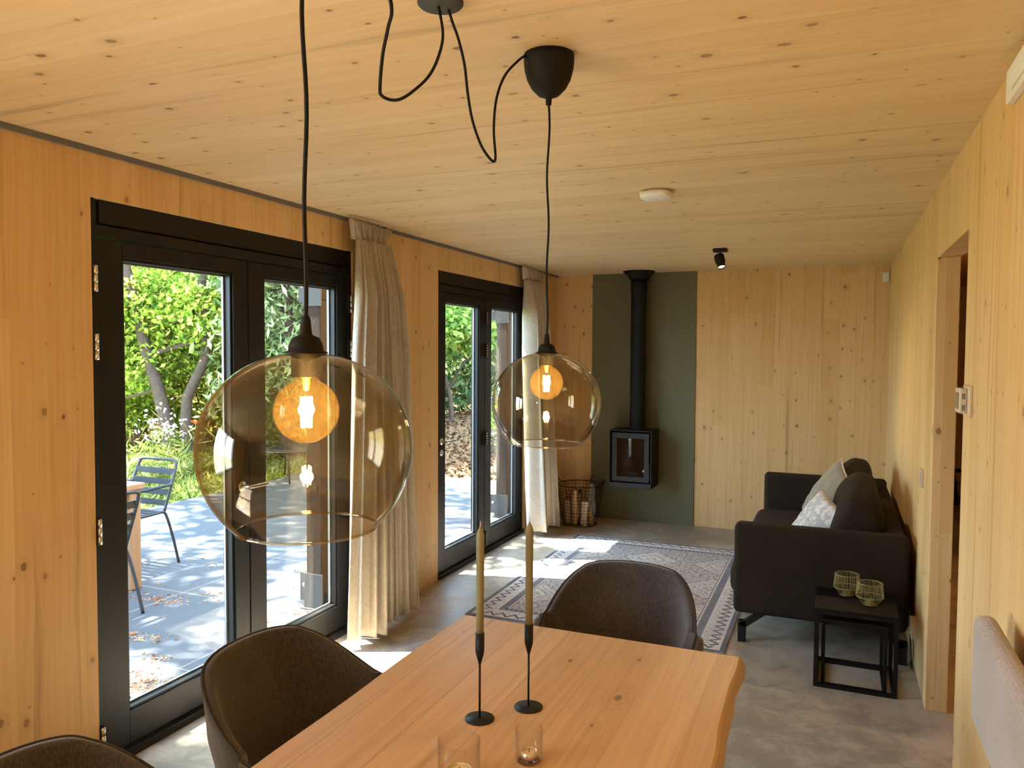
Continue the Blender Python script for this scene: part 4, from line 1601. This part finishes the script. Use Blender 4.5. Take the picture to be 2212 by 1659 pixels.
b.box(gx0 - 0.02, gx1 + 0.02, Y0 + 0.20, Y0 + 0.22, gz0 - 0.02, gz1 + 0.02)
b.box(gx0 - 0.02, gx0 - 0.012, Y0 + 0.03, Y0 + 0.20, gz0 - 0.02, gz1 + 0.02)
b.box(gx1 + 0.012, gx1 + 0.02, Y0 + 0.03, Y0 + 0.20, gz0 - 0.02, gz1 + 0.02)
b.box(gx0 - 0.02, gx1 + 0.02, Y0 + 0.03, Y0 + 0.20, gz0 - 0.02, gz0 - 0.005)
b.box(gx0 - 0.012, gx1 + 0.012, Y0 + 0.05, Y0 + 0.056, gz0 - 0.005, gz0 + 0.045)
b.build('firebox', M['stone'], t, world=True)
b = MB()
b.lathe([(0.075, Z1), (0.075, 2.30), (0.080, 2.302), (0.080, 2.43), (0.072, 2.432)], (0.908, 7.312, 0), 40)
b.build('flue_pipe', M['black_matte'], t, world=True)
b = MB()
b.lathe([(0.092, 2.418), (0.098, 2.418), (0.098, 2.436), (0.155, 2.492), (0.155, HGT - 0.001), (0.08, HGT - 0.001)], (0.908, 7.312, 0), 40)
b.build('flue_collar', M['black_matte'], t, world=True)

# ------------------------------------------------------------------ firewood basket
BX, BY = 0.392, 7.10
t = empty('wire_basket', (BX, BY, 0), 'dark round wire basket filled with firewood beside the green panel', 'basket')


def brad(z):
    return 0.168 + (0.228 - 0.168) * (z / 0.40)


b = MB()
for k in range(13):
    z = 0.006 + k * 0.033
    r = brad(z)
    b.tube([(r * math.cos(2 * PI * i / 48), r * math.sin(2 * PI * i / 48), z) for i in range(48)], 0.0017, 5, closed=True)
for k in range(36):
    a = 2 * PI * k / 36
    b.tube([(0.02 * math.cos(a), 0.02 * math.sin(a), 0.006), (brad(0.004) * math.cos(a), brad(0.004) * math.sin(a), 0.006), (brad(0.402) * math.cos(a), brad(0.402) * math.sin(a), 0.402)], 0.0017, 5)
b.build('wire_mesh', M['black_metal'], t)
b = MB()
r = brad(0.402)
b.tube([(r * math.cos(2 * PI * i / 60), r * math.sin(2 * PI * i / 60), 0.402) for i in range(60)], 0.0045, 7, closed=True)
b.build('rim', M['black_metal'], t)
for sg in (-1, 1):
    b = MB()
    hc = 0.3 if sg < 0 else -0.1
    pts = []
    for k in range(9):
        q = (k / 8 - 0.5) * 0.55
        up = math.sin(PI * k / 8) * 0.055
        pts.append((sg * (r + up * 0.35) * math.cos(q), (r + up * 0.35) * math.sin(q), 0.402 + up))
    b.tube(pts, 0.004, 7)
    b.build('handle', M['black_metal'], t)


def log(x, y, z, L, r, lean, az, mat, lab, sides=5, seed=0, squash=0.8):
    rr = random.Random(seed)
    t = None
    b = MB()
    prof = [(rr.uniform(0.8, 1.1), 2 * PI * k / sides + rr.uniform(-0.25, 0.25)) for k in range(sides)]
    rows = []
    for i in range(7):
        k = i / 6
        ox, oy = 0.006 * math.sin(3 * k + seed), 0.005 * math.sin(4 * k + seed * 2)
        w = 1 + 0.07 * math.sin(5 * k + seed)
        rows.append([(ox + r * w * p * math.cos(a), oy + r * w * p * squash * math.sin(a), L * k) for p, a in prof])
    b.grid(rows, smooth=False, cv=True)
    b.add(rows[0], [tuple(range(sides))])
    b.add(rows[-1], [tuple(range(sides))])
    o = b.build('firewood_log', mat, bevel=0.004, seg=1, weld=1e-5)
    o.location = (BX + x, BY + y, z)
    o.rotation_euler = (0, lean, az)
    return tag(o, lab, 'firewood', 'split logs in the wire basket')


log(-0.02, -0.085, 0.135, 0.215, 0.043, 0.03, -1.57, M['log_wood'], 'upright light split log standing in front middle of basket', 4, 1, 0.7)
log(-0.028, -0.082, 0.012, 0.112, 0.027, 0.20, 0.0, M['log_wood'], 'short pale wood offcut at the bottom front below upright log', 4, 2, 0.6)
log(0.070, -0.080, 0.012, 0.235, 0.042, 0.07, 0.2, M['birch'], 'pale barked log right of the upright one in the basket', 7, 3, 0.95)
log(0.118, -0.015, 0.012, 0.255, 0.036, 0.05, 0.2, M['log_wood'], 'split log at the right side of basket behind pale one', 4, 4, 0.8)
log(-0.098, -0.065, 0.012, 0.24, 0.045, -0.06, 0.4, M['log_dark'], 'brown split log at front left of the basket', 5, 5, 0.85)
log(-0.122, 0.035, 0.012, 0.31, 0.042, -0.05, 1.0, M['log_dark'], 'dark split log at the rear left with pointed top', 3, 6, 0.9)
log(-0.03, 0.055, 0.012, 0.29, 0.05, 0.03, 2.0, M['log_dark'], 'dark log behind the upright one in the basket', 5, 7, 0.9)
log(0.070, 0.085, 0.012, 0.30, 0.048, 0.06, 2.6, M['log_dark'], 'dark split log at the rear right of the basket', 4, 8, 0.85)

t = empty('hearth_glove', (BX + 0.095, BY - 0.075, 0.30), 'grey hearth glove with dark hanging loop on right rim of wire basket', 'glove')
b = MB()
rbox(b, 0.02, 0.085, -0.03, 0.03, -0.09, 0.135, (3, 2.6, 3), 12)
rbox(b, 0.055, 0.095, -0.03, 0.02, -0.18, 0.0, (3, 2.6, 3), 10)
b.build('glove_body', M['glove'], t)
b = MB()
b.tube([(0.075 + 0.038 * math.cos(2 * PI * i / 20), -0.002, 0.155 + 0.045 * math.sin(2 * PI * i / 20)) for i in range(20)], 0.009, 7, closed=True)
b.build('loop', M['rubber'], t)
t = empty('fire_starter_jar', (BX - 0.02, BY + 0.0, 0.312), 'small glass-topped metal tin lying on logs behind the upright one', 'tin')
b = MB()
b.lathe([(0.001, 0), (0.032, 0), (0.034, 0.004), (0.034, 0.030), (0.001, 0.032)], n=20)
b.build('tin', M['zinc'], t)
b = MB()
b.lathe([(0.001, 0.032), (0.020, 0.032), (0.020, 0.050), (0.012, 0.058), (0.001, 0.060)], n=18)
b.build('lid', M['steel'], t)

# ------------------------------------------------------------------ rug
b = MB()
b.box(-0.82, 0.82, -1.19, 1.19, 0.0, 0.007)
o = b.build('oriental_rug', M['rug'], bevel=0.002)
o.location = (1.335, 5.47, 0.0)
o.rotation_euler = (0, 0, 0.0)
tag(o, 'faded grey and cream oriental patterned rug on the concrete floor', 'rug')

# ------------------------------------------------------------------ sofa
t = empty('sofa', (2.64, 5.57, 0), 'charcoal fabric sofa with slim arms along the right wall', 'sofa')
SY0, SY1 = 4.49, 6.66
for ya, yb in ((SY0, SY0 + 0.115), (SY1 - 0.115, SY1)):
    b = MB()
    b.box(2.172, 3.095, ya, yb, 0.178, 0.712)
    b.build('armrest', M['sofa_fabric'], t, bevel=0.035, seg=5, world=True)
b = MB()
rows = []
for y in (SY0 + 0.06, SY1 - 0.06):
    rows.append([(2.985, y, 0.20), (2.965, y, 0.66), (2.975, y, 0.695), (3.00, y, 0.708), (3.045, y, 0.705), (3.085, y, 0.69), (3.10, y, 0.60), (3.105, y, 0.20)])
b.grid(rows, smooth=False, cv=True)
b.add(rows[0], [tuple(range(8))])
b.add(rows[1], [tuple(range(8))])
b.build('backrest', M['sofa_fabric'], t, bevel=0.012, seg=3, world=True, weld=1e-5)
b = MB()
b.box(2.18, 3.0, SY0 + 0.1, SY1 - 0.1, 0.178, 0.29)
b.build('seat_base', M['sofa_fabric'], t, bevel=0.02, world=True)
b = MB()
rbox(b, 2.125, 2.99, SY0 + 0.118, SY1 - 0.118, 0.21, 0.452, (16, 9, 3.2), 28)
b.build('seat_cushion', M['sofa_fabric'], t, world=True)
for (ya, yb, zt, seed) in ((4.62, 5.60, 0.935, 1), (5.59, 6.535, 0.915, 2)):
    b = MB()

    def pin(p, h, seed=seed):
        k = p.z / h.z
        p = Vector(p)
        p.x *= 1.0 - 0.34 * max(0, k) ** 1.5
        p.z += 0.012 * math.sin(9 * p.y + seed) * max(0, k)
        p.y *= 1.0 - 0.05 * max(0, k)
        p.x += 0.006 * math.sin(21 * p.z + 3 * p.y + seed)
        return p
    rbox(b, 2.69, 2.985, ya, yb, 0.42, zt + 0.01, (4.5, 3.4, 2.3), 26, Matrix.Rotation(0.17, 4, 'Y'), pin)
    b.build('back_cushion', M['sofa_fabric'], t, world=True)
for yy, sg in ((SY0 + 0.05, 1), (SY1 - 0.05, -1)):
    for x0, dx in ((2.222, 1), (3.075, -1)):
        b = MB()
        w = 0.022
        b.box(x0 - w, x0 + w, yy - w, yy + w, 0, 0.125)
        vs = []
        for yq in (yy - w, yy + w):
            vs += [(x0 - dx * w, yq, 0.105), (x0 + dx * w, yq, 0.09), (x0 + dx * 0.135, yq, 0.180), (x0 + dx * 0.085, yq, 0.180)]
        b.add(vs, [(0, 1, 2, 3), (7, 6, 5, 4), (0, 4, 5, 1), (1, 5, 6, 2), (2, 6, 7, 3), (3, 7, 4, 0)])
        b.build('leg', M['black_metal'], t, world=True)


def pillow(name, size, thick, loc, rot, mat, label, trim=None):
    b = MB()
    n = 26
    w, h = size
    for sgn in (1, -1):
        rows = []
        for i in range(n + 1):
            u = -1 + 2 * i / n
            r = []
            for j in range(n + 1):
                v = -1 + 2 * j / n
                f = (max(0, 1 - u * u) ** 0.5) * (max(0, 1 - v * v) ** 0.5)
                x = u * w / 2 * (1 - 0.07 * (1 - v * v) * abs(u))
                y = v * h / 2 * (1 - 0.07 * (1 - u * u) * abs(v))
                cr = 0.006 * math.sin(7 * u + 9 * v) * math.sin(5 * v - 3 * u) * f
                r.append((x, y, sgn * (thick / 2 * f ** 0.75) + cr))
            rows.append(r)
        b.grid(rows)
    t = empty(name, loc, label, 'cushion')
    o = b.build('cover', mat, t, weld=1e-4)
    Mx = rot.to_4x4()
    o.matrix_parent_inverse = Matrix()
    o.matrix_local = Mx
    if trim:
        c = MB()
        pts = []
        for k in range(80):
            q = 4 * k / 80
            sd, f = int(q), 2 * (q - int(q)) - 1
            u, v = [(f, -1), (1, f), (-f, 1), (-1, -f)][sd]
            pts.append((u * w / 2 * (1 - 0.07 * (1 - v * v) * abs(u)) * 1.005, v * h / 2 * (1 - 0.07 * (1 - u * u) * abs(v)) * 1.005, 0.004 * math.sin(k * 1.9)))
        c.tube(pts, 0.0045, 6, closed=True)
        s = c.build('edge_trim', trim, o)
    return t


def axes(xa, na):
    """rotation whose local x is along xa and whose local z (face normal) is along na"""
    na = Vector(na).normalized()
    xa = Vector(xa)
    xa = (xa - na * xa.dot(na)).normalized()
    ya = na.cross(xa)
    return Matrix((xa, ya, na)).transposed()


pillow('scatter_cushion', (0.46, 0.48), 0.17, (2.660, 5.68, 0.69), axes((0.25, 1, 0.0), (-0.86, -0.25, 0.50)), M['olive_cloth'], 'olive grey cushion with pale frayed edge leaning on the sofa back', M['seam'])
pillow('scatter_cushion', (0.39, 0.40), 0.16, (2.612, 4.93, 0.632), axes((0.70, -0.45, -0.45), (-0.72, -0.45, 0.50)), M['white_cloth'], 'white mottled cushion slumped behind the near arm of the sofa')

# ------------------------------------------------------------------ nesting side tables
def side_table(x0, x1, y0, y1, h, label, rt=0.0095):
    t = empty('side_table', ((x0 + x1) / 2, (y0 + y1) / 2, 0), label, 'side table', None)
    b = MB()
    b.box(x0, x1, y0, y1, h - 0.012, h)
    b.build('tabletop', M['black_metal'], t, bevel=0.002, world=True)
    w = rt
    b = MB()
    for xx in (x0, x1 - w * 2):
        b.box(xx, xx + 2 * w, y0, y1, 0, 2 * w)
    for yy in (y0, y1 - 2 * w):
        b.box(x0 + 2 * w, x1 - 2 * w, yy, yy + 2 * w, 0, 2 * w)
    b.build('base_frame', M['black_metal'], t, bevel=0.0015, world=True, weld=1e-4)
    for yy in (y0, y1 - 2 * w):
        b = MB()
        b.box(x0 + 2 * w, x1 - 2 * w, yy, yy + 2 * w, h - 0.012 - 2 * w, h - 0.0121)
        b.build('top_rail', M['black_metal'], t, world=True)
    for xx in (x0, x1 - 2 * w):
        for yy in (y0, y1 - 2 * w):
            b = MB()
            b.box(xx, xx + 2 * w, yy, yy + 2 * w, 2 * w, h - 0.0121)
            b.build('leg', M['black_metal'], t, world=True)
    return t


side_table(2.630, 3.018, 4.040, 4.425, 0.410, 'larger black metal side table with two gold candle cages on top')
side_table(2.665, 2.972, 4.062, 4.400, 0.350, 'smaller black metal side table nested beneath the larger one', 0.0085)


def cage(x, y, z, label):
    t = empty('wire_candle_holder', (x, y, z), label, 'candle holder', 'gold wire candle holders on the side table')
    R1, R2, R3, h1, h2 = 0.060, 0.067, 0.036, 0.112, 0.043
    for nm, r, zz, w in (('top_ring', R1, h1, 0.0022), ('middle_ring', R2, h2, 0.0020), ('bottom_ring', R3, 0.003, 0.0022)):
        b = MB()
        b.tube([(r * math.cos(2 * PI * i / 48), r * math.sin(2 * PI * i / 48), zz) for i in range(48)], w, 6, closed=True)
        b.build(nm, M['gold'], t)
    b = MB()
    rr = random.Random(5)
    for k in range(64):
        a = 2 * PI * k / 64 + rr.uniform(-0.03, 0.03)
        a2 = a + rr.uniform(-0.05, 0.05)
        b.tube([(R1 * math.cos(a), R1 * math.sin(a), h1), (R2 * math.cos(a2), R2 * math.sin(a2), h2), (R3 * math.cos(a), R3 * math.sin(a), 0.003)], 0.0008, 4)
    b.build('wire_cage', M['gold'], t)
    b = MB()
    b.lathe([(0.001, 0.003), (R3 - 0.002, 0.003), (R3 - 0.002, 0.005), (0.022, 0.006), (0.022, 0.026), (0.0212, 0.026), (0.021, 0.007), (0.001, 0.007)], n=24)
    b.build('candle_cup', M['gold'], t)


cage(2.783, 4.330, 0.410, 'gold wire candle cage at the back left of the side table')
cage(2.891, 4.205, 0.410, 'gold wire candle cage nearer the camera, front right of side table')

# ------------------------------------------------------------------ small fittings
t = empty('smoke_detector', (1.872, 3.628, HGT), 'white rounded square smoke detector on the wooden ceiling', 'smoke detector')
b = MB()


def sq(r, z, e=3.2, n=48):
    out = []
    for i in range(n):
        a = 2 * PI * i / n
        ca, sa = math.cos(a), math.sin(a)
        q = (abs(ca) ** e + abs(sa) ** e) ** (-1 / e)
        out.append((r * q * ca, r * q * sa, z))
    return out


rows = [sq(0.045, 0), sq(0.045, -0.008), sq(0.072, -0.009), sq(0.076, -0.014), sq(0.074, -0.030), sq(0.066, -0.037), sq(0.001, -0.038)]
b.grid(rows, cv=True)
b.build('housing', M['white_plastic'], t)
b = MB()
b.lathe([(0.001, -0.0375), (0.004, -0.0385), (0.001, -0.039)], (0.004, 0.02, 0), 12)
b.build('test_button', M['lcd'], t)

t = empty('ceiling_spotlight', (1.874, 5.89, HGT), 'black adjustable ceiling spotlight glowing warm near the flue', 'spotlight')
b = MB()
b.box(-0.052, 0.052, -0.035, 0.035, -0.027, 0)
b.build('base', M['black_metal'], t, bevel=0.004)
b = MB()
b.tube([(0, -0.005, -0.026), (0.0, -0.01, -0.06)], 0.007, 8)
b.build('joint', M['black_metal'], t)
ax = Vector((0.30, -0.42, -1.0)).normalized()
MxS = Matrix.Translation((-0.012, 0.008, -0.052)) @ ax.to_track_quat('Z', 'Y').to_matrix().to_4x4()
b = MB()
b.lathe([(0.001, 0), (0.036, 0), (0.038, 0.004), (0.038, 0.055), (0.030, 0.080), (0.030, 0.105), (0.0265, 0.105), (0.0265, 0.092)], n=30, M=MxS)
b.build('head', M['black_metal'], t)
b = MB()
b.lathe([(0.0265, 0.096), (0.018, 0.099), (0.001, 0.100)], n=24, M=MxS)
b.build('lamp_face', M['spot_glow'], t)
l = bpy.data.lights.new('spot_lamp_light', 'SPOT')
l.energy = 8
l.color = (1.0, 0.74, 0.42)
l.spot_size = math.radians(125)
l.spot_blend = 1.0
l.shadow_soft_size = 0.02
lo = bpy.data.objects.new('spot_lamp_light', l)
lo.location = Vector((-0.012, 0.008, -0.052)) + ax * 0.112
lo.rotation_euler = ax.to_track_quat('-Z', 'Y').to_euler()
lo.parent = t
COL.objects.link(lo)

b = MB()
rows = []
for zz, dd in ((2.345, 0.018), (2.352, 0.040), (2.385, 0.050), (2.425, 0.046), (2.436, 0.038), (2.440, 0.015)):
    rows.append([(3.070, DEP, zz), (3.072, DEP - dd * 0.9, zz), (3.085, DEP - dd, zz), (3.115, DEP - dd, zz), (3.126, DEP - dd * 0.8, zz), (3.126, DEP, zz)])
b.grid(rows, smooth=False, cv=True)
b.add(rows[0], [tuple(range(6))])
b.add(rows[-1], [tuple(range(6))])
t = empty('motion_sensor', (3.1, DEP - 0.02, 2.39), 'small white motion sensor high in the far right corner', 'sensor')
b.build('housing', M['white_plastic'], t, bevel=0.004, world=True, weld=1e-5)
b = MB()
b.box(3.078, 3.092, DEP - 0.0525, DEP - 0.046, 2.422, 2.428)
b.build('indicator', M['lcd'], t, world=True)

t = empty('thermostat', (WID, 2.90, 1.55), 'small thermostat with display on the wall edge beside the doorway', 'thermostat')
b = MB()
b.box(WID - 0.011, WID, 2.845, 2.985, 1.497, 1.603)
b.build('wall_plate', M['cream_plastic'], t, bevel=0.003, world=True)
b = MB()
b.box(WID - 0.034, WID - 0.011, 2.885, 2.990, 1.506, 1.592)
b.build('housing', M['cream_plastic'], t, bevel=0.004, world=True)
b = MB()
b.box(WID - 0.0352, WID - 0.033, 2.90, 2.975, 1.520, 1.578)
b.build('display', M['lcd'], t, world=True)
for zz in (1.527, 1.566):
    b = MB()
    b.box(WID - 0.027, WID - 0.017, 2.8838, 2.886, zz - 0.010, zz + 0.010)
    b.build('side_vent', M['lcd'], t, world=True)

t = empty('light_switch', (WID, 4.36, 1.07), 'pale wall switch beside the sofa on the right wall', 'switch')
b = MB()
b.box(WID - 0.010, WID, 4.30, 4.42, 1.020, 1.110)
b.build('switch_plate', M['beige_plastic'], t, bevel=0.003, world=True)
b = MB()
b.box(WID - 0.014, WID - 0.010, 4.325, 4.395, 1.035, 1.095)
b.build('rocker', M['beige_plastic'], t, bevel=0.002, world=True)
t = empty('power_socket', (WID, 4.40, 0.25), 'low pale wall socket behind the sofa end with black cable', 'socket')
b = MB()
b.box(WID - 0.034, WID, 4.34, 4.46, 0.21, 0.30)
b.build('socket_box', M['beige_plastic'], t, bevel=0.004, world=True)
b = MB()
b.tube(smooth_path([(WID - 0.02, 4.465, 0.25), (WID - 0.025, 4.50, 0.22), (WID - 0.02, 4.49, 0.10), (WID - 0.015, 4.47, 0.006)], 6), 0.004, 7)
b.build('cable', M['rubber'], t, world=True)
t = empty('wall_unit', (WID, 2.1, 2.43), 'flat white wall unit high at the right picture edge', 'wall unit')
b = MB()
b.box(WID - 0.022, WID, 1.75, 2.310, 2.384, 2.474)
b.build('housing', M['white_plastic'], t, bevel=0.004, world=True)
b = MB()
b.box(WID - 0.024, WID - 0.021, 1.80, 2.22, 2.40, 2.404)
b.build('groove', M['seam'], t, world=True)

l = bpy.data.lights.new('hall_fill_light', 'POINT')  # lamp without a fitting, added out of view to brighten the hall
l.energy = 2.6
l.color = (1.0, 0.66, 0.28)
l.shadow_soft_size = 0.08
lo = bpy.data.objects.new('hall_fill_light', l)
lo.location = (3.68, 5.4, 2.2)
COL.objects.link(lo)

# stair handrail in the hall beyond the doorway
t = empty('stair_handrail', (3.94, 9.72, 0.40), 'black sloping handrail glimpsed in the dark hall beyond doorway', 'handrail')
b = MB()
b.box(-0.02, 0.02, -0.028, 0.028, -0.5, 0.5)
o = b.build('rail', M['black_metal'], t)
o.rotation_euler = (math.radians(-52), 0, 0)
b = MB()
b.box(-0.005, 0.18, -0.01, 0.01, -0.02, 0.02)
b.build('rail_bracket', M['black_metal'], t)
